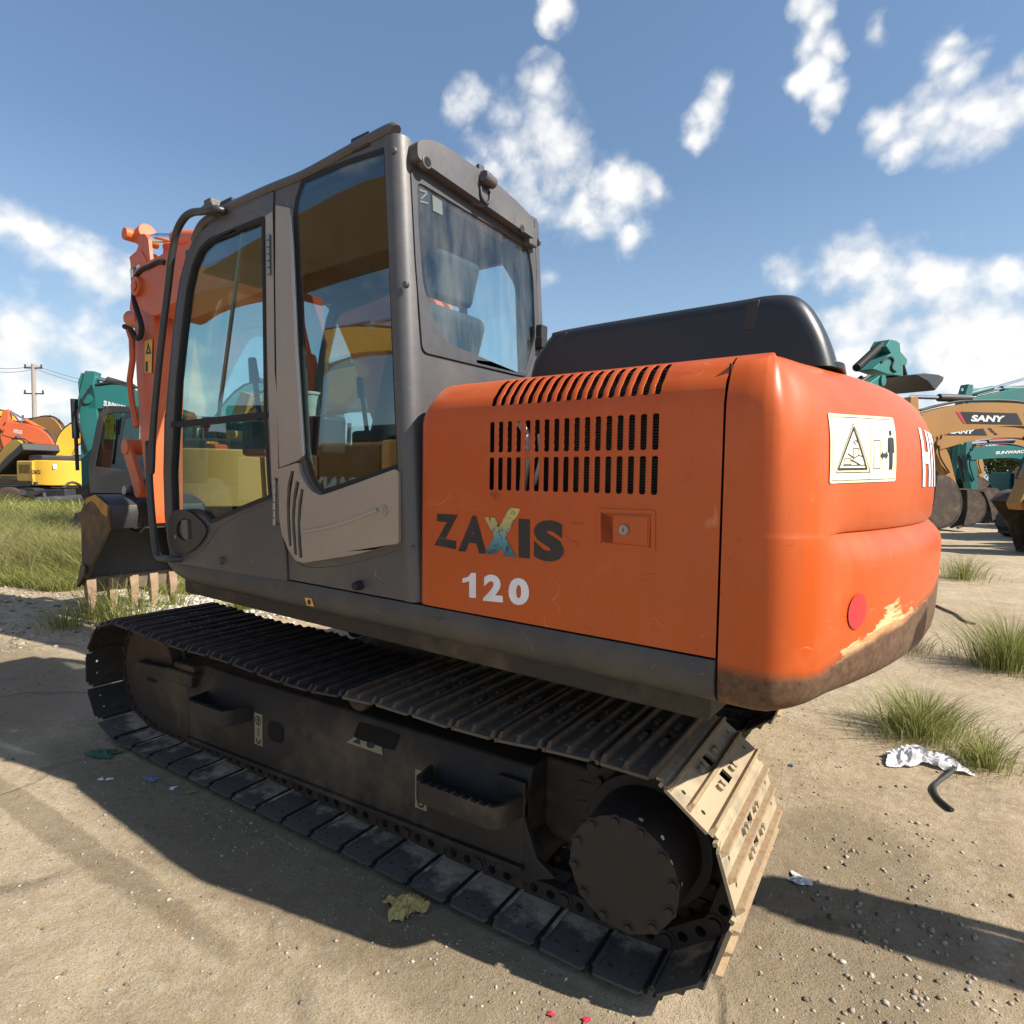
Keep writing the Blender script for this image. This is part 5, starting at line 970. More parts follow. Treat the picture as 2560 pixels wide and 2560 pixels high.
o = pebbles('gravel', px_, .0009+.0014*rng.random(len(px_))+.0060*rng.random(len(px_))**9, pm); tag(o, 'small pale stones strewn over the sandy yard', 'gravel', kind='stuff')
N = 900; pts = np.stack([rng.normal(3.35,.22,N), rng.normal(.55,.55,N)], -1); pts = pts[(pts[:,0] > 3.08)]
o = pebbles('gravel', pts, .002+.010*rng.random(len(pts))**3, pm); tag(o, 'crumbled soil and small stones behind the rear end of the near track', 'gravel', kind='stuff')
N = 1500; pts = np.stack([rng.uniform(.0,2.7,N), -.015-np.abs(rng.normal(0,.11,N))], -1); o = pebbles('gravel', pts, .0012+.004*rng.random(N)**4, [pm[1],pm[2],pm[1]]); tag(o, 'crumbs of dried mud along the outer edge of the near track', 'gravel', kind='stuff')
gc = WG(9, 620, 1385); N = 2600; a = rng.normal(0, 1, (N,2))*np.array([.75,.42]); pts = np.stack([gc.x+a[:,0]*.84-a[:,1]*.54, gc.y+a[:,0]*.54+a[:,1]*.84], -1); pts = pts[pts[:,1] > 1.3]
o = pebbles('gravel', pts, .012+.022*rng.random(len(pts)), [plain('rubble_white', (.62,.60,.55), .9, bstr=0), pm[0], pm[3]]); tag(o, 'patch of white rubble stones beyond the tracks', 'gravel', kind='stuff')
N = 900; pts = np.stack([rng.uniform(-6.6,-2.6,N), rng.uniform(.2,1.8,N)], -1); o = pebbles('gravel', pts, .008+.018*rng.random(N)**2, pm); tag(o, 'loose grey stones at the edge of the tall grass', 'gravel', kind='stuff')
# ================================================================== GRASS
def grass_mat(name, c0, c1, c2):
    m, nt, b, oc = base_mat(name); at = nt.nodes.new('ShaderNodeAttribute'); at.attribute_name = 'tone'; n = noise(nt, oc, .6, 3)
    cr = nt.nodes.new('ShaderNodeValToRGB'); cr.color_ramp.elements[0].color = (*c0,1); cr.color_ramp.elements[1].color = (*c2,1); e = cr.color_ramp.elements.new(.55); e.color = (*c1,1)
    nt.links.new(mathn(nt, 'ADD', at.outputs['Fac'], mathn(nt, 'MULTIPLY', mathn(nt, 'SUBTRACT', n, .5), .7)), cr.inputs[0]); nt.links.new(cr.outputs[0], b.inputs['Base Color']); b.inputs['Roughness'].default_value = .6
    b.inputs['Specular IOR Level'].default_value = .3
    tl_ = nn(nt, 'ShaderNodeBsdfTranslucent'); nt.links.new(cr.outputs[0], tl_.inputs[0]); mx = nn(nt, 'ShaderNodeMixShader'); mx.inputs[0].default_value = .35; nt.links.new(b.outputs[0], mx.inputs[1]); nt.links.new(tl_.outputs[0], mx.inputs[2]); nt.links.new(mx.outputs[0], nt.nodes['Material Output'].inputs[0]); return m
gm = grass_mat('meadow_grass', (.15,.18,.035), (.29,.31,.085), (.50,.45,.18)); gm2 = grass_mat('weed_grass', (.13,.16,.035), (.27,.29,.08), (.50,.45,.22)); gd = grass_mat('dry_grass', (.22,.18,.09), (.33,.27,.14), (.42,.36,.22))
def blades(name, base, h, w, mat, lean=.45, outward=None):
    N = len(base); a = rng.random(N)*2*math.pi; dirx, diry = np.cos(a), np.sin(a); la = rng.random(N)*2*math.pi
    lx, ly = np.cos(la)*lean, np.sin(la)*lean
    if outward is not None: lx, ly = lx*.4+outward[:,0], ly*.4+outward[:,1]
    t = np.array([0,.38,.72,1.0]); bend = t**1.9; z = t*(1-.28*(t**2)*min(1,lean*1.6)); wd_ = np.array([1,.85,.55,0.06])
    bz = gheight(base[:,0], base[:,1]); V = np.zeros((N,8,3))
    for k in range(4):
        cx = base[:,0]+lx*h*bend[k]; cy = base[:,1]+ly*h*bend[k]; cz = bz+h*z[k]-.004
        for s_, j in ((-1,0),(1,1)): V[:,2*k+j,0] = cx+s_*dirx*w*wd_[k]/2; V[:,2*k+j,1] = cy+s_*diry*w*wd_[k]/2; V[:,2*k+j,2] = cz
    f = np.array([[0,1,3,2],[2,3,5,4],[4,5,7,6]]); F = (f[None]+(np.arange(N)*8)[:,None,None]).reshape(-1,4); o = fast_mesh(name, V.reshape(-1,3), F, mat)
    at = o.data.attributes.new('tone', 'FLOAT', 'POINT'); tone = np.repeat(rng.random(N)**1.3, 8); at.data.foreach_set('value', tone.astype(np.float32)); return o
# tall field to the left, beyond the arm and behind the machines
def camdepth(x, y): return (x-CAMP[0])*CF.x+(y-CAMP[1])*CF.y
def camright(x, y): return (x-CAMP[0])*CR.x+(y-CAMP[1])*CR.y
def field(N, d0, d1, l0, l1):
    d = d0+(d1-d0)*rng.random(N)**1.25; k = rng.uniform(l0, l1, N); r = k*d; f = np.array([CF.x,CF.y]); f /= np.linalg.norm(f); rr = np.array([CR.x,CR.y]); rr /= np.linalg.norm(rr)
    P_ = np.array([CAMP[0],CAMP[1]])[None]+d[:,None]*f+r[:,None]*rr; return P_, d
P_, d = field(125000, 7.2, 15, -1.05, -.50); edge = 7.6+1.1*vnoise(P_[:,0],P_[:,1],.8,11)*1.4; kp = d > edge; P_ = P_[kp]; d = d[kp]
h = (.20+.62*rng.random(len(P_))**1.3)*(1+.7*vnoise(P_[:,0],P_[:,1],1.6,12))*np.clip((d-6.9)/1.4,.3,1); o = blades('grass', P_, h, .003+.004*rng.random(len(P_)), gm, .75); tag(o, 'tall yellow green grass growing left of the big excavator', 'grass', kind='stuff')
P_, d = field(13000, 7.3, 15, -1.05, -.50); kp = d > 7.9; P_ = P_[kp]; h = .45+.45*rng.random(len(P_)); o = blades('grass', P_, h, .0028+.002*rng.random(len(P_)), gd, .4); tag(o, 'dry seed stalks standing above the tall grass on the left', 'grass', kind='stuff')
P_, d = field(52000, 14.5, 44, -1.05, -.10); h = (.40+.40*rng.random(len(P_)))*(1+.7*vnoise(P_[:,0],P_[:,1],.4,13)); o = blades('grass', P_, h, .013+.012*rng.random(len(P_)), gm, .5); tag(o, 'distant tall grass around the parked machines', 'grass', kind='stuff')
P_, d = field(9000, 7.4, 14.5, -.52, -.06); kp = vnoise(P_[:,0],P_[:,1],.7,15) > -.05; P_ = P_[kp]; h = .10+.25*rng.random(len(P_)); o = blades('grass', P_, h, .006+.004*rng.random(len(P_)), gm, .6); tag(o, 'patchy short grass beyond the tracks', 'grass', kind='stuff')
def tuft(name, c, n, h, spread, label, mat=gm2, w=.0034, group=None, cat='weeds'):
    r = np.abs(rng.normal(0, 1, n))*spread*.5; a = rng.random(n)*2*math.pi; ou = np.stack([np.cos(a), np.sin(a)], -1); base = np.array([[c[0], c[1]]])+ou*r[:,None]; k = np.clip(r/spread, 0, 1.2)
    hh = h*(.35+.75*rng.random(n))*(1-.35*k); o = blades(name, base, hh, w*(.6+.8*rng.random(n)), mat, .5, ou*(.30+.95*k*rng.random(n)+.1)[:,None]); tag(o, label, cat, group); return o
t1 = WG(10, 1230, 880); t2 = WG(10, 1830, 440); t3 = WG(8, 960, 1790)
GR = 'weed tufts in the yard'
tuft('weed_tuft', t1, 1500, .36, .30, 'green weed tuft behind the white plastic bag', group=GR)
tuft('weed_tuft', (t1.x+.28, t1.y-.28), 520, .26, .18, 'low spread of weeds right beside the white plastic bag', group=GR)
tuft('weed_tuft', (t2.x, t2.y), 1500, .62, .32, 'tall weed clump at the right edge of the picture', group=GR)
tuft('weed_tuft', (t2.x-.75, t2.y+.15), 900, .22, .42, 'low dry weeds just left of the tall clump', gd, group=GR)
tuft('weed_tuft', (t2.x-1.15, t2.y+.0), 600, .34, .25, 'thin green weeds poking out behind the counterweight', group=GR)
tuft('weed_tuft', (t3.x, t3.y), 700, .55, .45, 'small grassy clump far behind the counterweight on the right', group=GR)
tuft('weed_tuft', (t3.x-.7, t3.y+.2), 500, .8, .22, 'tall thin weed stalks beside the counterweight edge', gd, group=GR)
for k, (x, y, hh, lb) in enumerate(((740,1090,.55,'thin grass in front of the nearest bucket tooth'),(920,1130,.60,'grass stalks in front of the middle bucket teeth'),(1130,1130,.62,'grass stalks right of the middle bucket teeth'),(520,1150,.35,'weeds left of the bucket teeth'),(1380,1000,.40,'weeds beside the last bucket tooth'))):
    c = WG(11, x, y); tuft('weed_tuft', (c.x, c.y), 150, hh, .30, lb, gm, .006, group=GR)
c = WG(9, 690, 1440); tuft('weed_tuft', (c.x, c.y), 500, .30, .22, 'green grass tuft seen between the tracks and the side skirt', gm, .006, group=GR)
# ================================================================== OTHER MACHINES
teal = paint('teal_paint', (.014,.150,.138), .5, 0, (.12,.12,.10), .3, 1.5); yel = paint('yellow_paint', (.70,.40,.035), .5, 0, (.3,.2,.1), .3, 1.2); sany = paint('ochre_paint', (.37,.185,.048), .5, 0, (.2,.14,.08), .35, 1.2)
ora2 = paint('faded_orange_paint', (.66,.13,.04), .5, 0, (.3,.15,.1), .3, 1.2); dkm = paint('machine_dark', (.022,.022,.024), .55, 0, (.12,.10,.08), .4, 2); tinted = glassmat('machine_glass', (.35,.48,.48), 1.1, .03)
mud = paint('muddy_bucket', (.070,.052,.040), .85, 0, (.22,.16,.11), .8, 4, bstr=.5); wht = plain('white_letters', (.72,.72,.72), .5, bstr=0); redp = plain('red_stripe', (.5,.03,.06), .5, bstr=0); palegr = plain('pale_sticker', (.75,.75,.72), .5, bstr=0)
MG = 'excavators parked in the yard'
def at_px(i, x, y, depth): 
    dd = ray(zp(i, x, y)); return Vector(CAMP)+dd*depth
class Mach:
    def __init__(s, label, P0, rz, col, scale=1.0):
        s.r = empty('excavator', (P0[0], P0[1], 0), R_(rz)); tag(s.r, label, 'excavator', MG); s.c = col; s.s = scale; s.ax = Vector((math.cos(R_(rz)), math.sin(R_(rz)), 0)); s.ay = Vector((-math.sin(R_(rz)), math.cos(R_(rz)), 0)); s.P0 = Vector((P0[0], P0[1], 0))
    def J(s, i, x, y, yl=0.0):      # picture point -> (x,z) in this machine's plane
        d = ray(zp(i, x, y)); c = Vector(CAMP)-s.P0; t = (yl-c.dot(s.ay))/d.dot(s.ay); q = c+d*t; return (q.dot(s.ax), q.z)
    def b(s, name, mb, mat, parent=None, **k): return mb.build(name, mat, parent or s.r, **k)
    def body(s, cab=True, cabmat=None, hoodmat=None, tracks=True, text=None, name_side=None):
        S_ = s.s; c = s.c
        if tracks:
            for y in (-1.1, 1.1):
                mb = MB(); lp = [(-1.85*S_+.45*S_*math.cos(t)*1.0, .45*S_+.45*S_*math.sin(t)) for t in np.linspace(math.pi/2, 3*math.pi/2, 10)]+[(1.85*S_+.45*S_*math.cos(t), .45*S_+.45*S_*math.sin(t)) for t in np.linspace(-math.pi/2, math.pi/2, 10)]
                mb.prism([(float(a), float(b_)) for a, b_ in lp], (y-.3)*S_, (y+.3)*S_); per = 26
                for k in range(per): x = (-1.85+3.7*k/(per-1))*S_; mb.box(x-.03, x+.03, (y-.31)*S_, (y+.31)*S_, .88*S_, .935*S_)
                for k in range(6): t = math.pi*(k+.5)/6; mb.obox((1.85*S_+.44*S_*math.sin(t),(y-.31)*S_,.45*S_+.44*S_*math.cos(t)),(1.85*S_+.44*S_*math.sin(t),(y+.31)*S_,.45*S_+.44*S_*math.cos(t)), .06,.06); mb.obox((-1.85*S_-.44*S_*math.sin(t),(y-.31)*S_,.45*S_+.44*S_*math.cos(t)),(-1.85*S_-.44*S_*math.sin(t),(y+.31)*S_,.45*S_+.44*S_*math.cos(t)), .06,.06)
                s.b('track', mb, dkm, bev=0)
        mb = MB(); mb.box(-.9*S_,.9*S_,-.8*S_,.8*S_,.5*S_,.95*S_); mb.cyl((0,0,.9*S_),(0,0,1.05*S_), .6*S_); s.b('centre_frame', mb, dkm)
        mb = MB(); mb.box(-1.9*S_,1.9*S_,-1.3*S_,1.3*S_,1.02*S_,1.2*S_); s.b('deck', mb, dkm, bev=.02)
        mb = MB(); pl_ = [(1.75,-1.36)]+[(1.2+1.45*math.cos(t), 1.36*math.sin(t)) for t in np.linspace(-1.15,1.15,11)]+[(1.75,1.36)]; mb.plate([[(float(a)*S_, float(b_)*S_) for a, b_ in pl_]], lambda a,b,c_: (a,b,c_), 1.05*S_, 2.15*S_); cw = s.b('counterweight', mb, c, bev=.10*S_, seg=3)
        mb = MB(); mb.box(.35*S_,1.745*S_,-1.33*S_,1.33*S_,1.2*S_,2.12*S_); hd_ = s.b('engine_hood', mb, hoodmat or c, bev=.06*S_)
        mb = MB(); mb.box(.45*S_,1.6*S_,-.9*S_,.9*S_,2.12*S_,2.40*S_); s.b('hood_cover', mb, dkm, bev=.08*S_, seg=3)
        mb = MB()
        for k in range(9): mb.box((.6+k*.11)*S_,(.65+k*.11)*S_,-1.335*S_,-1.325*S_,1.55*S_,1.95*S_)
        mb.build('louvre', hole, hd_)
        mb = MB(); mb.box(-1.85*S_,.34*S_,.45*S_,1.33*S_,1.2*S_,1.95*S_); s.b('tool_box', mb, c, bev=.05*S_)
        if name_side:
            for y, sg in ((-1.34,-1),): text_mesh('lettering', name_side, lambda u,v: ((.45+u*1.1)*S_, y*S_, (1.28+v*.22)*S_), wht, hd_, bold=.05)
        if cab:
            cm = cabmat or dkm; ce = empty('cab', parent=s.r); x0,x1,y0,y1,z0,z1 = [v*S_ for v in (-1.95,-.15,-1.36,-.38,1.2,3.0)]
            lp = [(x0+.02,z0),(x0-.0,z0+.55*S_),(x0+.22*S_,z1-.18*S_),(x0+.42*S_,z1),(x1-.05*S_,z1),(x1,z1-.1*S_),(x1,z0)]; lp_i = [(x0+.13*S_,z0+.55*S_),(x0+.33*S_,z1-.2*S_),(x0+.50*S_,z1-.13*S_),(x1-.70*S_,z1-.13*S_),(x1-.70*S_,z0+.45*S_)]; lp_j = [(x1-.58*S_,z0+.75*S_),(x1-.58*S_,z1-.14*S_),(x1-.10*S_,z1-.14*S_),(x1-.10*S_,z0+.75*S_)]
            for y in (y0, y1-.04):
                mb = MB(); mb.plate([lp, lp_i[::-1], lp_j[::-1]], lambda a,b,c_: (a,c_,b), y, y+.04); w_ = mb.build('cab_side', cm, ce, bev=.008)
                mb = MB(); mb.plate([lp_i], lambda a,b,c_: (a,c_,b), y+.018, y+.022); mb.plate([lp_j], lambda a,b,c_: (a,c_,b), y+.018, y+.022); mb.build('side_window', tinted, w_, smooth=False)
            mb = MB(); mb.box(x0+.3*S_,x1-.03,y0+.03,y1-.03,z1-.07*S_,z1-.002); mb.build('roof', cm, ce, bev=.015)
            mb = MB(); mb.box(x1-.05,x1-.004,y0+.04,y1-.04,z0,z0+.9*S_); mb.box(x0+.05,x1-.05,y0+.04,y1-.04,z0,z0+.06); mb.box(x0+.03*S_,x0+.10*S_,y0+.04,y1-.04,z0,z0+.5*S_); mb.build('cab_panels', cm, ce)
            mb = MB(); mb.add([(x0+.02*S_,y0+.04,z0+.5*S_),(x0+.02*S_,y1-.04,z0+.5*S_),(x0+.4*S_,y1-.04,z1-.05*S_),(x0+.4*S_,y0+.04,z1-.05*S_)], [(0,1,2,3)]); mb.add([(x1-.02,y0+.04,z0+.9*S_),(x1-.02,y1-.04,z0+.9*S_),(x1-.02,y1-.04,z1-.07*S_),(x1-.02,y0+.04,z1-.07*S_)], [(0,1,2,3)]); mb.build('end_windows', tinted, ce, smooth=False)
            mb = MB(); mb.box(x0+.8*S_,x0+1.2*S_,y0+.25*S_,y1-.25*S_,z0+.1,z0+.55*S_); mb.box(x0+1.15*S_,x0+1.28*S_,y0+.25*S_,y1-.25*S_,z0+.5*S_,z0+1.2*S_); mb.build('seat', rubber, ce, bev=.04)
        return cw
    def boom(s, F, K, T, w=.36, hk=.36, ht=.19, hf=.20, deco=None, col=None, kb=.35, K2=None):
        P_ = [Vector(p) for p in spl([F, K2, K, T] if K2 else [F, K, T], 9)]; hs = []; N = len(P_)
        for k in range(N): t = k/(N-1); hs.append((hf*(1-t)+ht*t)*(1)+max(0, (1-abs(t-kb*1.2)/ (.6)))*(hk-.2))
        up, lo_ = [], []
        for k in range(N):
            d = (P_[min(k+1,N-1)]-P_[max(k-1,0)]).normalized(); n_ = Vector((-d.y, d.x)); up.append(tuple(P_[k]+n_*hs[k]*s.s)); lo_.append(tuple(P_[k]-n_*hs[k]*s.s))
        mb = MB(); mb.prism(up+lo_[::-1], -w/2*s.s, w/2*s.s); bo = s.b('boom', mb, col or s.c, bev=.02)
        mb = MB(); mb.cyl((T[0],-w*.62*s.s,T[1]),(T[0],w*.62*s.s,T[1]), .11*s.s, n=14); mb.build('pivot', col or s.c, bo)
        e_ = (-1 if up[N//2][1] < lo_[N//2][1] else 1); tp_ = up if e_ > 0 else lo_; mb = MB(); mb.tube([(p[0], -.06, p[1]+.07*s.s) for p in tp_[3:-2]], .03*s.s, 6); mb.tube([(p[0], .08, p[1]+.07*s.s) for p in tp_[3:-2]], .03*s.s, 6); mb.build('boom_pipe', dkm, bo)
        s.bo = bo; s.F, s.K, s.T = F, K, T; s.w = w*s.s; return bo
    def boomcyl(s, col=None):
        mid = (Vector(s.F)*.45+Vector(s.K)*.55); 
        for y in (-.3,.3): mb = MB(); a = Vector((s.F[0]-.55*(1 if s.K[0] < s.F[0] else -1)*s.s, s.F[1]-.45*s.s)); m_ = a.lerp(mid, .6); mb.cyl((a.x,y*s.s,a.y),(m_.x,y*s.s,m_.y), .09*s.s, n=12); mb.cyl((m_.x,y*s.s,m_.y),(mid.x,y*s.s,mid.y), .05*s.s, n=10); s.b('boom_cylinder', mb, dkm)
    def stick(s, E, back=.75, hw=.24, he=.12, ear=None, col=None, cyl=True, w=.30, cylmat=None):
        T = Vector(s.T); E_ = Vector(E); d = (E_-T).normalized(); n_ = Vector((-d.y, d.x)); kf = Vector(s.K)-T
        if n_.dot(kf) < 0: n_ = -n_
        B_ = T-d*back*s.s; q_ = [B_-n_*.05*s.s, T-n_*hw*.9*s.s, T+d*.5*s.s-n_*hw*.75*s.s, E_-n_*he*s.s, E_+d*.08*s.s, E_+n_*he*s.s, T+d*.6*s.s+n_*hw*s.s, T+n_*hw*.8*s.s, T-d*.3*s.s+n_*hw*.55*s.s, B_+n_*.16*s.s]
        q_ = [tuple(v) for v in q_]; mb = MB(); mb.prism(q_, -w/2*s.s, w/2*s.s); st_ = s.b('arm', mb, col or s.c, bev=.015)
        if cyl:
            e0 = Vector(ear) if ear else B_+n_*.05; e1 = Vector(s.K)+Vector((0, .45*s.s)); m_ = e0.lerp(e1, .48); mb = MB(); mb.cyl((e0.x,0,e0.y),(m_.x,0,m_.y), .05*s.s, n=10); mb.build('cylinder_rod', chrome, s.bo); mb = MB(); mb.cyl((m_.x,0,m_.y),(e1.x,0,e1.y), .095*s.s, n=12); mb.build('arm_cylinder', cylmat or dkm, s.bo, bev=.005)
        a = T-n_*(hw+.12)*s.s; b_ = E_-n_*(he+.15)*s.s-d*.5*s.s; mb = MB(); m_ = a.lerp(b_, .55); mb.cyl((a.x,0,a.y),(m_.x,0,m_.y), .075*s.s, n=10); mb.cyl((m_.x,0,m_.y),(b_.x,0,b_.y), .04*s.s, n=8); mb.build('bucket_cylinder', dkm, st_)
        mb = MB(); mb.tube(spl([(T.x+n_.x*.1,-w*.6*s.s,T.y+.3*s.s),(T.x+d.x*.3-n_.x*.15,-w*.7*s.s,T.y+d.y*.3-n_.y*.15),(T.x+d.x*1.0,-w*.6*s.s,T.y+d.y*1.0)], 5), .025*s.s, 6); mb.build('hose', rubber, st_)
        s.E = E; s.st = st_; return st_
    def bucket(s, ang=0, size=1.0, mat=None, w=1.1):
        m_ = mat or mud; S_ = s.s*size; ca, sa = math.cos(R_(ang)), math.sin(R_(ang)); E = s.E
        tr = lambda a, b_: (E[0]+(a*ca-b_*sa)*S_, E[1]+(a*sa+b_*ca)*S_)
        outer = [(0,.12),(.35,.16),(.72,-.05),(.92,-.45),(.82,-.85),(.45,-1.1),(.05,-1.2)]; o2 = spl([tr(*p) for p in outer], 3); mb = MB(); inn_ = [tr(a*.93-.0, b_*.95-.01) for a, b_ in outer]; inn_ = spl(inn_, 3)
        mb.prism(o2+inn_[::-1], -w/2*s.s, w/2*s.s); bk = s.b('bucket', mb, m_)
        for y in (-w/2, w/2-.03): mb = MB(); mb.prism([tr(*p) for p in ((0,.12),(.35,.16),(.72,-.05),(.92,-.45),(.82,-.85),(.45,-1.1),(.05,-1.2),(.12,-.6))], y*s.s, (y+.03)*s.s); mb.build('side_plate', m_, bk)
        for k in range(5):
            y = (-w/2+.08+k*(w-.16)/4)*s.s; a = tr(.10,-1.15); b_ = tr(-.12,-1.27); mb = MB(); mb.obox((a[0],y,a[1]),(b_[0],y,b_[1]), .09*s.s, .07*s.s, (.3,0,1)); mb.build('bucket_tooth', m_, bk, bev=.01)
        return bk
    def sign(s, txt, p, w_, h_, mat=wht, decal=None, par=None, slope=0.0, stripe=False):   # on the boom's near side
        y = -s.w/2-.012; a = math.cos(slope), math.sin(slope)
        if decal:
            q_ = [(-.12,-.35),(1.55,-.35),(1.35,1.45),(-.30,1.45)]; mb = MB(); mb.plate([[(p[0]+(u*w_)*a[0], p[1]+v*h_+u*w_*a[1]) for u, v in q_]], lambda A,B,c_: (A,y+.006+c_,B), 0, .004); dd_ = mb.build('decal', decal, s.bo)
            if stripe:
                mb = MB(); mb.plate([[(p[0]+(u*w_)*a[0], p[1]+v*h_+u*w_*a[1]) for u, v in ((-.20,-.35),(-.12,-.35),(-.32,1.45),(-.44,1.45))]], lambda A,B,c_: (A,y+.006+c_,B), 0, .004); mb.build('stripe', redp, s.bo)
                for k, (u, v) in enumerate(((1.62,.9),(1.72,.35),(1.85,-.2))): mb = MB(); mb.plate([[(p[0]+((u+du)*w_)*a[0], p[1]+(v+dv)*h_+u*w_*a[1]) for du, dv in ((0,0),(.14,0),(.08,.5),(-.06,.5))]], lambda A,B,c_: (A,y+.006+c_,B), 0, .004); mb.build('decal', decal, s.bo)
        t = text_mesh('lettering', txt, lambda u,v: (p[0]+u*w_*a[0], y, p[1]+v*h_+u*w_*a[1]), mat, par or s.bo, bold=.05, shear=.15)
        return t
def mach_at(label, i, x, y, depth, rz, L, col, scale=1.0):
    q_ = at_px(i, x, y, depth); ax = Vector((math.cos(R_(rz)), math.sin(R_(rz)), 0)); return Mach(label, q_+ax*L, rz, col, scale)
# --- right-hand row (booms reach to the left)
m = mach_at('ochre excavator, its level boom with a black lettered decal topmost at the right edge', 8, 700, 640, 15, 44, 6.2, sany, 1.0)
m.body(); F = (-.3, 2.15); K = m.J(8, 1000, 668); T = m.J(8, 600, 745); m.boom(F, K, T, hk=.30, ht=.24, K2=m.J(8, 1480, 690), kb=.6); m.stick(m.J(8, 640, 1100), cyl=True); m.bucket(-15)
A = m.J(8, 1010, 700, -m.w/2); B = m.J(8, 1245, 705, -m.w/2); Hh = m.J(8, 1010, 655, -m.w/2)[1]-A[1]; m.sign('SANY', A, B[0]-A[0], Hh, decal=ink, slope=math.atan2(B[1]-A[1], B[0]-A[0]), stripe=True); m.boomcyl()
m = mach_at('second ochre excavator, its lettered boom just under the topmost one', 8, 800, 790, 19, 44, 6.6, sany, .95)
m.body(); F = (-.3, 2.05); K = m.J(8, 1080, 772); T = m.J(8, 760, 850); m.boom(F, K, T, hk=.24, ht=.20, K2=m.J(8, 1480, 800), kb=.6); m.stick(m.J(8, 880, 1190), back=.4, cyl=True); m.bucket(-5, .9)
A = m.J(8, 868, 785, -m.w/2); B = m.J(8, 1035, 786, -m.w/2); Hh = m.J(8, 868, 755, -m.w/2)[1]-A[1]; m.sign('SANY', A, B[0]-A[0], Hh, decal=ink, slope=math.atan2(B[1]-A[1], B[0]-A[0]), stripe=True); m.boomcyl()
m = mach_at('teal excavator with dark cab, third boom down on the right', 8, 950, 870, 23, 44, 4.7, teal, 1.0)
m.body(cabmat=dkm); F = (-.3, 2.1); K = m.J(8, 1300, 915); T = m.J(8, 985, 925); m.boom(F, K, T, hk=.24, ht=.2, kb=.6); m.stick(m.J(8, 1015, 1200), ear=m.J(8, 955, 850)); m.bucket(20, .9)
A = m.J(8, 1180, 928, -m.w/2); B = m.J(8, 1385, 918, -m.w/2); Hh = m.J(8, 1180, 906, -m.w/2)[1]-A[1]; m.sign('SUNWARD', A, B[0]-A[0], Hh, slope=math.atan2(B[1]-A[1], B[0]-A[0])); m.boomcyl(teal)
m = mach_at('large teal excavator whose arm cylinder shows above the ochre booms', 8, 980, 560, 24, 44, 7.0, teal, 1.15)
m.body(); F = (-.3, 2.5); K = m.J(8, 1500, 560); T = m.J(8, 960, 600); m.boom(F, K, T, hk=.40, ht=.2); m.stick(m.J(8, 900, 1120), ear=m.J(8, 955, 480), cylmat=teal); m.bucket(10)
c0 = m.J(8, 925, 530); c1 = m.J(8, 1160, 470); c2 = m.J(8, 1420, 395); mb = MB(); mb.cyl((c0[0],0,c0[1]),(c1[0],0,c1[1]), .10, n=12); mb.build('cylinder', teal, m.bo); mb = MB(); mb.cyl((c1[0],0,c1[1]),(c2[0],0,c2[1]), .05, n=10); mb.build('cylinder_rod', chrome, m.bo)
m = mach_at('far ochre excavator with red striped decal seen past the teal boom', 8, 1150, 900, 33, 44, 7, sany, 1.0)
m.body(); F = (-.3, 2.1); K = m.J(8, 1330, 855); T = m.J(8, 1050, 930); m.boom(F, K, T); m.stick(m.J(8, 1080, 1180)); m.bucket(0); A = m.J(8, 1110, 895, -m.w/2); B = m.J(8, 1215, 870, -m.w/2); m.sign('SANY', A, B[0]-A[0], .35, decal=redp, slope=math.atan2(B[1]-A[1], B[0]-A[0]))
m = mach_at('nearest ochre excavator, only its arm and muddy bucket showing at the right edge', 8, 1330, 1100, 12.5, 40, 5.2, sany, 1.0)
m.body(); F = (-.3, 2.15); K = m.J(8, 2100, 350); T = m.J(8, 1640, 640); m.boom(F, K, T); m.stick(m.J(8, 1330, 1285), cyl=False); m.bucket(30, 1.0)
# teal one with its arm folded up, above the counterweight
m = mach_at('teal excavator with folded arm, peeping over the orange counterweight', 8, 420, 250, 12, 70, -3.2, teal, .95)
m.body(); q_ = lambda *pp: [m.J(8, *p_) for p_ in pp]; T = m.J(8, 330, 425); F = (.1, 2.0); K = ((F[0]+T[0])/2, (F[1]+T[1])/2+.02)
m.boom(F, K, T, hk=.24, ht=.11)
pl_ = q_((372,190),(400,142),(440,150),(466,165),(472,225),(520,280),(515,315),(488,318),(490,395),(380,380),(280,345),(370,262),(405,238)); mb = MB(); mb.prism(pl_, -.15, .15); st_ = m.b('arm', mb, teal, bev=.012)
a, b_ = m.J(8, 225, 330), m.J(8, 392, 175); mb = MB(); mb.cyl((a[0],0,a[1]),(b_[0],0,b_[1]), .06, n=12)
for k in range(22): t = k/22; c0 = (a[0]+(b_[0]-a[0])*t, a[1]+(b_[1]-a[1])*t); c1 = (a[0]+(b_[0]-a[0])*(t+.02), a[1]+(b_[1]-a[1])*(t+.02)); mb.cyl((c0[0],0,c0[1]),(c1[0],0,c1[1]), .078, n=12)
mb.build('arm_cylinder', dkm, m.bo)
pl_ = q_((436,398),(500,388),(600,396),(640,412),(632,440),(575,505),(520,440)); mb = MB(); mb.prism(pl_, -.5, .5); m.b('bucket', mb, buc, bev=.02)
a, b_ = m.J(8, 505, 300), m.J(8, 530, 385); mb = MB(); mb.cyl((a[0],-.08,a[1]),(b_[0],-.08,b_[1]), .045, n=10); mb.build('bucket_cylinder', dkm, st_)
hs_ = q_((330,300),(380,262),(412,285),(400,340),(430,365)); mb = MB(); mb.tube(spl([(a_,-.17,b1) for a_, b1 in hs_], 5), .02, 6); mb.build('hose', rubber, st_)
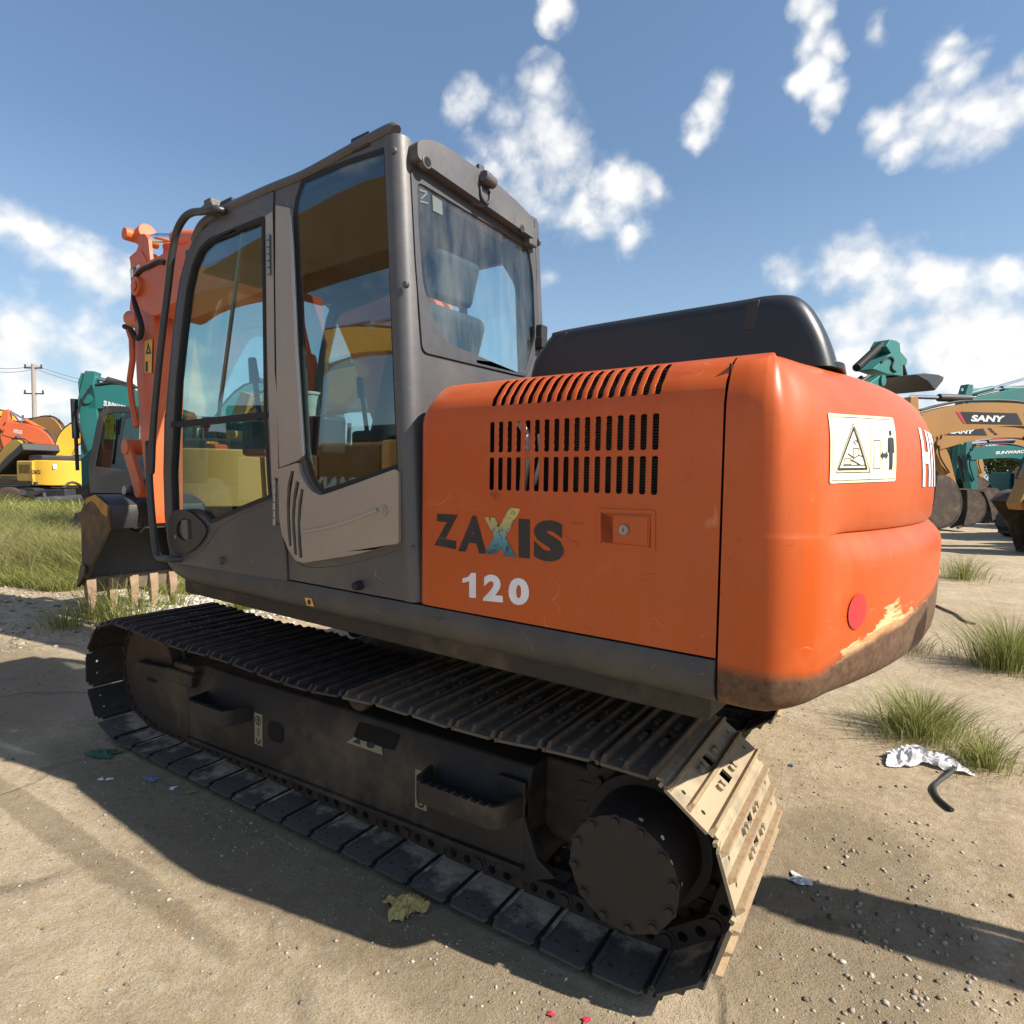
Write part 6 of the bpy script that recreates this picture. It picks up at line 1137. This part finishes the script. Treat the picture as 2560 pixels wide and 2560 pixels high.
# --- left-hand side
m = mach_at('teal excavator with a dark cab, standing left of the orange arm', 7, 575, 400, 12.0, 42, 2.2, teal, .87)
m.body(cabmat=dkm); T = m.J(7, 585, 385); K = m.J(7, 860, 400); F = (-.2, 1.9); m.boom(F, K, T, hk=.30, ht=.17, w=.30, kb=.5); m.stick(m.J(7, 592, 985), back=.62, hw=.22, he=.14, cyl=False)
e0 = m.J(7, 545, 228); e1 = m.J(7, 690, 262); e2 = m.J(7, 860, 312)
mb = MB(); mb.cyl((e0[0],0,e0[1]),(e1[0],0,e1[1]), .04, n=10); mb.build('cylinder_rod', chrome, m.bo); mb = MB(); mb.cyl((e1[0],0,e1[1]),(e2[0],0,e2[1]), .085, n=12); mb.build('arm_cylinder', dkm, m.bo)
pl_ = [m.J(7,*p) for p in ((518,275),(540,215),(560,220),(600,225),(612,300),(635,350),(600,420),(560,440),(530,420))]; mb = MB(); mb.prism(pl_, -.10, .10); mb.build('arm_head', teal, m.st, bev=.01)
A = m.J(7, 668, 424, -m.w/2); B = m.J(7, 822, 462, -m.w/2); Hh = m.J(7, 668, 388, -m.w/2)[1]-A[1]; m.sign('SUNWARD', A, B[0]-A[0], Hh, slope=math.atan2(B[1]-A[1], B[0]-A[0])); m.boomcyl(); m.bucket(20, .8)
m = mach_at('bright orange excavator at the far left, boom sloping down to the right', 13, 80, 340, 30, 38, 6.0, ora2, 1.0)
m.body(); T = m.J(13, 75, 345); K = m.J(13, 540, 480); F = m.J(13, 690, 880); m.boom(F, K, T, hk=.42, ht=.2, kb=.6); m.stick(m.J(13, 70, 930), back=.9, cylmat=ora2, hw=.34); m.bucket(30, 1.0, ora2)
mb = MB(); c0, c1 = m.J(13, 0, 200), m.J(13, 140, 262); c2 = m.J(13, 420, 360); mb.cyl((c0[0],0,c0[1]),(c1[0],0,c1[1]), .05, n=8); mb.build('cylinder_rod', dkm, m.bo); mb = MB(); mb.cyl((c1[0],0,c1[1]),(c2[0],0,c2[1]), .11, n=10); mb.build('arm_cylinder', ora2, m.bo)
A = m.J(13, 165, 400, -m.w/2); B = m.J(13, 272, 418, -m.w/2); m.sign('HITACHI', A, B[0]-A[0], .2, slope=math.atan2(B[1]-A[1], B[0]-A[0]))
P0 = at_px(13, 560, 1000, 25)
m = Mach('yellow excavator with its black engine cover propped open, left of the teal one', P0, 4, yel, .86); cw = m.body(cab=False, hoodmat=yel)
text_mesh('lettering', 'KOMATSU', lambda u,v: (.86*(1.79+u*.50), -.86*(1.37-.12*u), .86*(1.52+v*.20)), ink, cw, bold=.06)
text_mesh('sticker', 'I', lambda u,v: (.86*(2.42+u*.06), -.86*(.82-.36*u), .86*(1.78+v*.20)), palegr, cw)
a = m.J(13, 300, 870); b_ = m.J(13, 620, 575); mb = MB(); mb.obox((a[0],-.35,a[1]),(b_[0],-.35,b_[1]), 1.3, .32, (0,0,1)); m.b('open_engine_cover', mb, dkm, bev=.05)
F = (-.5, 1.6); m.boom(F, (-2.2, 2.5), (-4.2, 1.5), hk=.3); m.stick((-5.0, .3), cyl=True); m.bucket(0, .8)
m = Mach('yellow excavator behind, its curved boom rising to the right towards the teal arm', at_px(13, 560, 900, 29), 212+20, yel, 1.0); m.body(cab=False)
F = m.J(13, 740, 900); K = m.J(13, 850, 470); T = m.J(13, 1330, 230); m.boom(F, K, T, hk=.46, ht=.22, kb=.5); m.stick(m.J(13, 1330, 760), hw=.20, cyl=False); m.bucket(190, .8)
m = Mach('pale yellow excavator far back, between the utility pole and the orange boom', at_px(13, 420, 950, 38), 50, yel, .9); m.body(); m.boom((-.3,2.1),(-1.4,4.6),(-4.0,4.6), hk=.45); m.stick((-4.4,1.0)); m.bucket(10)
m = Mach('ochre excavator far back, behind the curved yellow boom', at_px(13, 900, 950, 36), 20, sany, 1.0); m.body(); m.boom((-.3,2.2),(-1.6,4.2),(-4.6,3.6), hk=.45); m.stick((-4.8,1.0)); m.bucket(10)
m = Mach('distant pale yellow excavator beyond the orange boom', at_px(13, 240, 950, 46), 30, yel, 1.05); m.body(); m.boom((-.3,2.2),(-.6,4.4),(-3.6,4.0), hk=.45); m.stick((-4.0,1.0)); m.bucket(10)
# machines on the far side of the big excavator, seen through its windows
m = Mach('yellow excavator on the far side of the big one, seen through the rear window', at_px(0, 1215, 1000, 10.5), 14, sany, 1.14); m.body(cab=False); m.boom((-.3,2.4),(-2.6,3.0),(-5.2,2.2)); m.stick((-5.6,.8)); m.bucket(0)
m = Mach('yellow excavator seen through the lower door window', at_px(0, 640, 1180, 12.0), 300, sany, .85); m.body(cabmat=dkm); m.boom((-.3,1.8),(-1.6,2.3),(-3.0,1.9), hk=.3); m.stick((-3.2,.8)); m.bucket(10, .8)
m = Mach('teal excavator seen through the upper door window', at_px(0, 480, 1180, 19.0), 235, teal, .95); m.body(); m.boom((-.3,2.0),(-1.9,4.0),(-4.4,3.2)); m.stick((-4.4,.9)); m.bucket(10, .8)
# machines behind the viewer, mirrored in the cab windows
def UW(x, y): q_ = OO+UX*x+UY*y; return q_
m = Mach('ochre excavator behind the viewer, mirrored in the side window', UW(-4.7,-5.7), -3.8, sany, .86); m.body(name_side=None, cab=False); m.boom((.9,2.2),(.6,4.9),(-4.8,4.6), hk=.60, w=.6, K2=(1.7,3.9), kb=.6); m.stick((-5.4,1.2), w=.4); m.bucket(0)
mb = MB(); text_mesh('lettering', 'SANY', lambda u,v: (1.10-u*.9, 1.155, 1.18+v*.23), wht, m.r, bold=.05)
m = Mach('orange excavator behind the viewer, mirrored in the door glass', UW(-11.5,-6.2), 176, ora2, 1.0); m.body(); m.boom((-.3,2.2),(-2.2,4.4),(-4.6,3.7), hk=.45, w=.5); m.stick((-4.4,1.2), w=.4); m.bucket(0)
m = Mach('yellow excavator behind the viewer, farthest left in the door glass', UW(-15,-10), 150, yel, 1.1); m.body(); m.boom((-.3,2.4),(-2.2,5.0),(-5.4,5.2), hk=.45, w=.5); m.stick((-6.2,1.6), w=.4); m.bucket(0)
# long boom that throws the dark band on the ground at the right
m = Mach('ochre excavator parked to the right, out of view', (12.0, 1.9, 0), 186.9, sany, 1.0); m.body(); m.boom((.3,2.0),(3.2,2.4),(7.15,1.55), hk=.28, w=.20); m.stick((7.0,.5), cyl=False, w=.16); m.bucket(180, .5, w=.5)
# ================================================================== POLE, WIRES, LAMP, TREES, SCRAP
wood = paint('concrete_pole', (.30,.27,.24), .85, 0, (.15,.12,.1), .4, 1.0)
pt = at_px(7, 228, 700, 62); top_ = at_px(7, 226, 160, 62)
PO = empty('utility_pole', (pt.x, pt.y, 0)); tag(PO, 'tall grey utility pole carrying wires at the far left', 'utility pole')
mb = MB(); mb.cyl((0,0,0),(0,0,top_.z), .26, .17, n=14); mb.build('pole', wood, PO)
for y_, w_ in ((185,.9),(348,1.0),(508,1.3)):
    z_ = at_px(7, 228, y_, 62).z; mb = MB(); mb.obox((-CR.x*w_,-CR.y*w_,z_),(CR.x*w_,CR.y*w_,z_), .12,.12); mb.build('crossarm', dkm, PO)
    for k in (-1,1): mb = MB(); mb.cyl((CR.x*w_*k*.9,CR.y*w_*k*.9,z_),(CR.x*w_*k*.9,CR.y*w_*k*.9,z_+.35), .08, n=8); mb.build('insulator', dkm, PO)
def wire(p0, p1, sag, label, r=.022):
    p0, p1 = Vector(p0), Vector(p1); pts = [p0.lerp(p1, t)-Vector((0,0,sag*4*t*(1-t))) for t in np.linspace(0,1,14)]; mb = MB(); mb.tube(pts, r, 5); o = mb.build('wire', dkm); tag(o, label, 'cable', 'overhead wires'); return o
for k, (y0, yl_, yr_, yrr) in enumerate(((163,150,225,300),(185,175,245,330),(508,500,560,640))):
    a = at_px(7, 226, y0, 62); b_ = at_px(7, -200, yl_-10, 62); c_ = at_px(7, 1100, yrr, 75)
    nm = ('highest','middle','lowest')[k]; wire(a, b_, .5, f'{nm} wire running left from the utility pole'); wire(a, c_, .9, f'{nm} wire running right from the utility pole')
LP_ = at_px(13, 385, 600, 48); SLN = empty('street_lamp', (LP_.x, LP_.y, 0)); tag(SLN, 'slim solar street lamp beside the utility pole', 'street lamp'); zt_ = at_px(13, 385, 560, 48).z
mb = MB(); mb.cyl((.9,0,0),(.9,0,zt_), .07, n=10); mb.build('post', wood, SLN); mb = MB(); mb.obox((-1.2,0,zt_-.1),(1.1,0,zt_+.15), .9, .06, (.2,0,1)); mb.build('solar_panel', dkm, SLN); mb = MB(); mb.obox((.9,0,zt_-.9),(-.3,0,zt_-.6), .2, .08); mb.build('lamp_head', palegr, SLN)
leafm = grass_mat('tree_leaves', (.025,.045,.012), (.05,.075,.02), (.09,.11,.035)); bark = paint('bark', (.10,.07,.05), .9, 0, (.05,.04,.03), .4, 4)
def tree(c, H, W, label):
    T_r = empty('tree', (c.x, c.y, 0)); tag(T_r, label, 'tree', 'trees on the horizon'); mb = MB(); mb.tube([(0,0,-.1),(.1,.05,H*.3),(0,.1,H*.55),(.15,0,H*.8)], [.22,.17,.12,.05], 8)
    for k in range(6): a = k*1.05; mb.tube([(0,.08,H*(.35+.06*k)),(math.cos(a)*W*.25,math.sin(a)*W*.25,H*(.5+.06*k)),(math.cos(a)*W*.4,math.sin(a)*W*.4,H*(.58+.06*k))], [.09,.06,.02], 6)
    mb.build('trunk', bark, T_r); N = 2600; cl = rng.normal(0, 1, (16,3)); cl /= np.linalg.norm(cl, axis=1)[:,None]; cl *= (.35+.6*rng.random((16,1))); cl = cl*np.array([W*.42,W*.42,H*.34])+np.array([0,0,H*.62])
    pc = cl[rng.integers(0,16,N)]+rng.normal(0,1,(N,3))*np.array([W*.12,W*.12,H*.075]); pc[:,2] = np.maximum(pc[:,2], H*.16); s_ = .16+.22*rng.random(N); u = rng.normal(0,1,(N,3)); u /= np.linalg.norm(u,axis=1)[:,None]; v = np.cross(u, rng.normal(0,1,(N,3))); v /= np.linalg.norm(v,axis=1)[:,None]
    V = np.stack([pc-u*s_[:,None], pc+v*s_[:,None]*.5, pc+u*s_[:,None], pc-v*s_[:,None]*.5], 1).reshape(-1,3); F = np.arange(N*4).reshape(-1,4); o = fast_mesh('crown', V, F, leafm); o.parent = T_r; at = o.data.attributes.new('tone','FLOAT','POINT'); at.data.foreach_set('value', np.repeat(rng.random(N), 4).astype(np.float32))
tl_ = [(13,190,900,80,6.5,9,'dark tree left of the utility pole foot'),(13,330,900,85,6.0,8,'dark tree behind the utility pole foot'),(13,470,900,90,5.5,8,'dark tree right of the utility pole foot'),(13,20,900,88,5,8,'low tree at the far left edge'),
       (0,1070,1200,95,8,12,'broad tree behind the cab, seen through the glass'),(0,820,1200,90,7,11,'tree seen low through the cab windows'),(8,760,900,80,8.5,9,'tree top poking above the ochre boom'),(8,1150,900,95,9,12,'tree behind the row of teal and ochre booms'),(8,1400,900,90,9,12,'tree at the right edge behind the row'),(8,560,900,100,7,12,'tree hidden behind the counterweight edge')]
for (i, x, y, dp, H, W, lb) in tl_: tree(at_px(i, x, y, dp), H, W, lb)
# scrap heap under the yellow machine
sc_c = at_px(13, 640, 1240, 22); SCR = ['rusty bent scrap sheet','dark scrap beam','grey scrap pipe','red scrap trestle','dark scrap box','rusty scrap drum']
for k in range(14):
    r_ = random.Random(k+40); p_ = sc_c+CR*r_.uniform(-3.6,4.6)+Vector((CF.x,CF.y,0))*r_.uniform(-1,1); kind = k % 6; o_ = MB()
    if kind == 0: o_.tube(spl([(-.8,0,.1),(-.4,.1,.7),(.2,0,.85),(.8,-.1,.2)], 4), .05, 6); 
    if kind == 0: o_.obox((-.6,0,.25),(.6,.1,.7), .9, .03)
    if kind == 1: o_.obox((-1,0,.15),(1,.2,.45), .16, .16)
    if kind == 2: o_.cyl((-1,0,.25),(1,.3,.4), .12, n=12)
    if kind == 3: o_.obox((-.7,0,.1),(.1,.2,.8), .1,.1); o_.obox((.1,.2,.8),(.8,.1,.2), .1,.1); o_.obox((-.7,0,.1),(.8,.1,.2), .1,.1)
    if kind == 4: o_.obox((-.5,0,.35),(.4,.2,.45), .5,.45)
    if kind == 5: o_.cyl((-.3,0,.3),(.35,.1,.32), .3, n=16); o_.cyl((-.32,0,.3),(-.3,0,.3), .2, n=16)
    o = o_.build('scrap_'+('sheet','beam','pipe','trestle','box','drum')[kind], [rust, dkm, steel, plain('red_scrap', (.25,.03,.03), .7), dkm, rust][kind], None, bev=.01, rotz=r_.uniform(-1,1), loc=(p_.x,p_.y,.12+r_.uniform(0,.15)))
    pos = ('leftmost','second','third','fourth','fifth','sixth','seventh','eighth','ninth','tenth','eleventh','twelfth','thirteenth','last')[k]
    tag(o, f'{SCR[kind]} lying in the heap under the yellow machines, piece {pos}', 'scrap', 'scrap in the heap under the yellow machines')
# ================================================================== LITTER
def crumple(name, c, rx, ry, h, mat, label, seed, rot=0.0, n=26, freq=5.0):
    r = np.random.default_rng(seed); u = np.linspace(-1,1,n); U, Vv = np.meshgrid(u,u); ang = np.arctan2(Vv,U); rad = 1+.22*np.sin(3*ang+seed)+.14*np.sin(5*ang+2*seed); x = U*rx*rad*.8; y = Vv*ry*rad*.8
    rr = np.sqrt(U**2+Vv**2); rid = lambda s_, sd_: 1-2*np.abs(vnoise(U*3+10+sd_, Vv*3+10, s_, sd_)); z = h*(1-np.clip(rr,0,1.35)/1.4)*(.5+.5*rid(1.1,seed))+h*.55*(rid(2.6,seed+1)-.6)*.6+h*.3*(rid(5,seed+2)-.6); z = np.maximum(z, .002)
    ca, sa = math.cos(rot), math.sin(rot); X_ = c[0]+x*ca-y*sa; Yw = c[1]+x*sa+y*ca; Z_ = gheight(X_, Yw)+z+.004; V = np.stack([X_,Yw,Z_],-1).reshape(-1,3); I = (np.arange(n-1)[:,None]*n+np.arange(n-1)[None,:]).reshape(-1); F = np.stack([I,I+1,I+1+n,I+n],-1)
    o = fast_mesh(name, V, F, mat); o.data.shade_flat(); md = o.modifiers.new('t','SOLIDIFY'); md.thickness = .0012; tag(o, label, 'litter'); return o
bagm, nt, b, oc = base_mat('bag_plastic'); b.inputs['Base Color'].default_value = (.80,.80,.82,1); b.inputs['Roughness'].default_value = .25; tr_ = nn(nt,'ShaderNodeBsdfTranslucent'); tr_.inputs[0].default_value = (.85,.85,.87,1); mx = nn(nt,'ShaderNodeMixShader'); mx.inputs[0].default_value = .3; nt.links.new(b.outputs[0], mx.inputs[1]); nt.links.new(tr_.outputs[0], mx.inputs[2]); nt.links.new(mx.outputs[0], nt.nodes['Material Output'].inputs[0])
bc = WG(10, 1225, 1060); crumple('plastic_bag', (bc.x, bc.y), .20, .12, .075, bagm, 'crumpled white plastic bag on the ground at the right', 3, .35, 20)
crumple('cloth_rag', tuple(WG(5, 118, 915))[:2], .085, .045, .035, plain('green_cloth', (.045,.12,.075), .8), 'crumpled green rag beside the front end of the track', 5, .5)
crumple('paper_bag', tuple(WG(5, 1750, 1735))[:2], .075, .060, .055, plain('yellow_paper', (.45,.34,.12), .6), 'crumpled yellow paper bag beside the track', 8, .9, 18)
crumple('wrapper', tuple(WG(5, 385, 1042))[:2], .045, .025, .010, plain('blue_film', (.12,.17,.24), .4), 'flat blue plastic wrapper beside the track', 11, .2, 14)
for k, (i, x, y, s_, mt, lb) in enumerate(((5,112,1045,.012,palegr,'white paper scrap, left of the pair near the green rag'),(5,158,1043,.013,palegr,'white paper scrap, right of the pair near the green rag'),(5,498,1090,.014,palegr,'pale leaf scrap near the blue wrapper'),(6,560,1852,.008,redp,'tiny red scrap in the lit foreground'),(6,738,1880,.009,redp,'red paper scrap at the bottom edge'),(10,350,1090,.012,plain('blue_bit',(.05,.1,.25),.5),'small blue scrap beside the rear shoes'),(10,410,1890,.03,palegr,'white shredded scrap behind the track'),(5,600,1108,.018,plain('olive_bit',(.2,.2,.06),.7),'olive leaf beside the track'))):
    c_ = WG(i, x, y); crumple('paper_scrap', (c_.x, c_.y), s_*1.4, s_, s_*.5, mt, lb, 20+k, k, 8)
hp = [WG(10, *p) for p in ((1400,1030),(1450,1110),(1435,1175),(1350,1210),(1322,1250),(1350,1320),(1400,1370),(1445,1405))]; mb = MB(); mb.tube(spl([(p.x, p.y, float(gheight(p.x, p.y))+.012+(.02 if k == 2 else 0)) for k, p in enumerate(hp)], 5), .010, 10); o = mb.build('rubber_hose', paint('hose_rubber', (.03,.035,.03), .5, 0, (.15,.13,.1), .4, 6)); tag(o, 'short black hose curling out from under the white bag', 'hose')
hp = [WG(10, *p) for p in ((1330,30),(1400,60),(1470,90),(1530,130),(1600,150))]; mb = MB(); mb.tube(spl([(p.x, p.y, float(gheight(p.x, p.y))+.014) for p in hp], 4), .012, 8); o = mb.build('stick', bark); tag(o, 'thin dark stick on the ground behind the counterweight', 'stick')
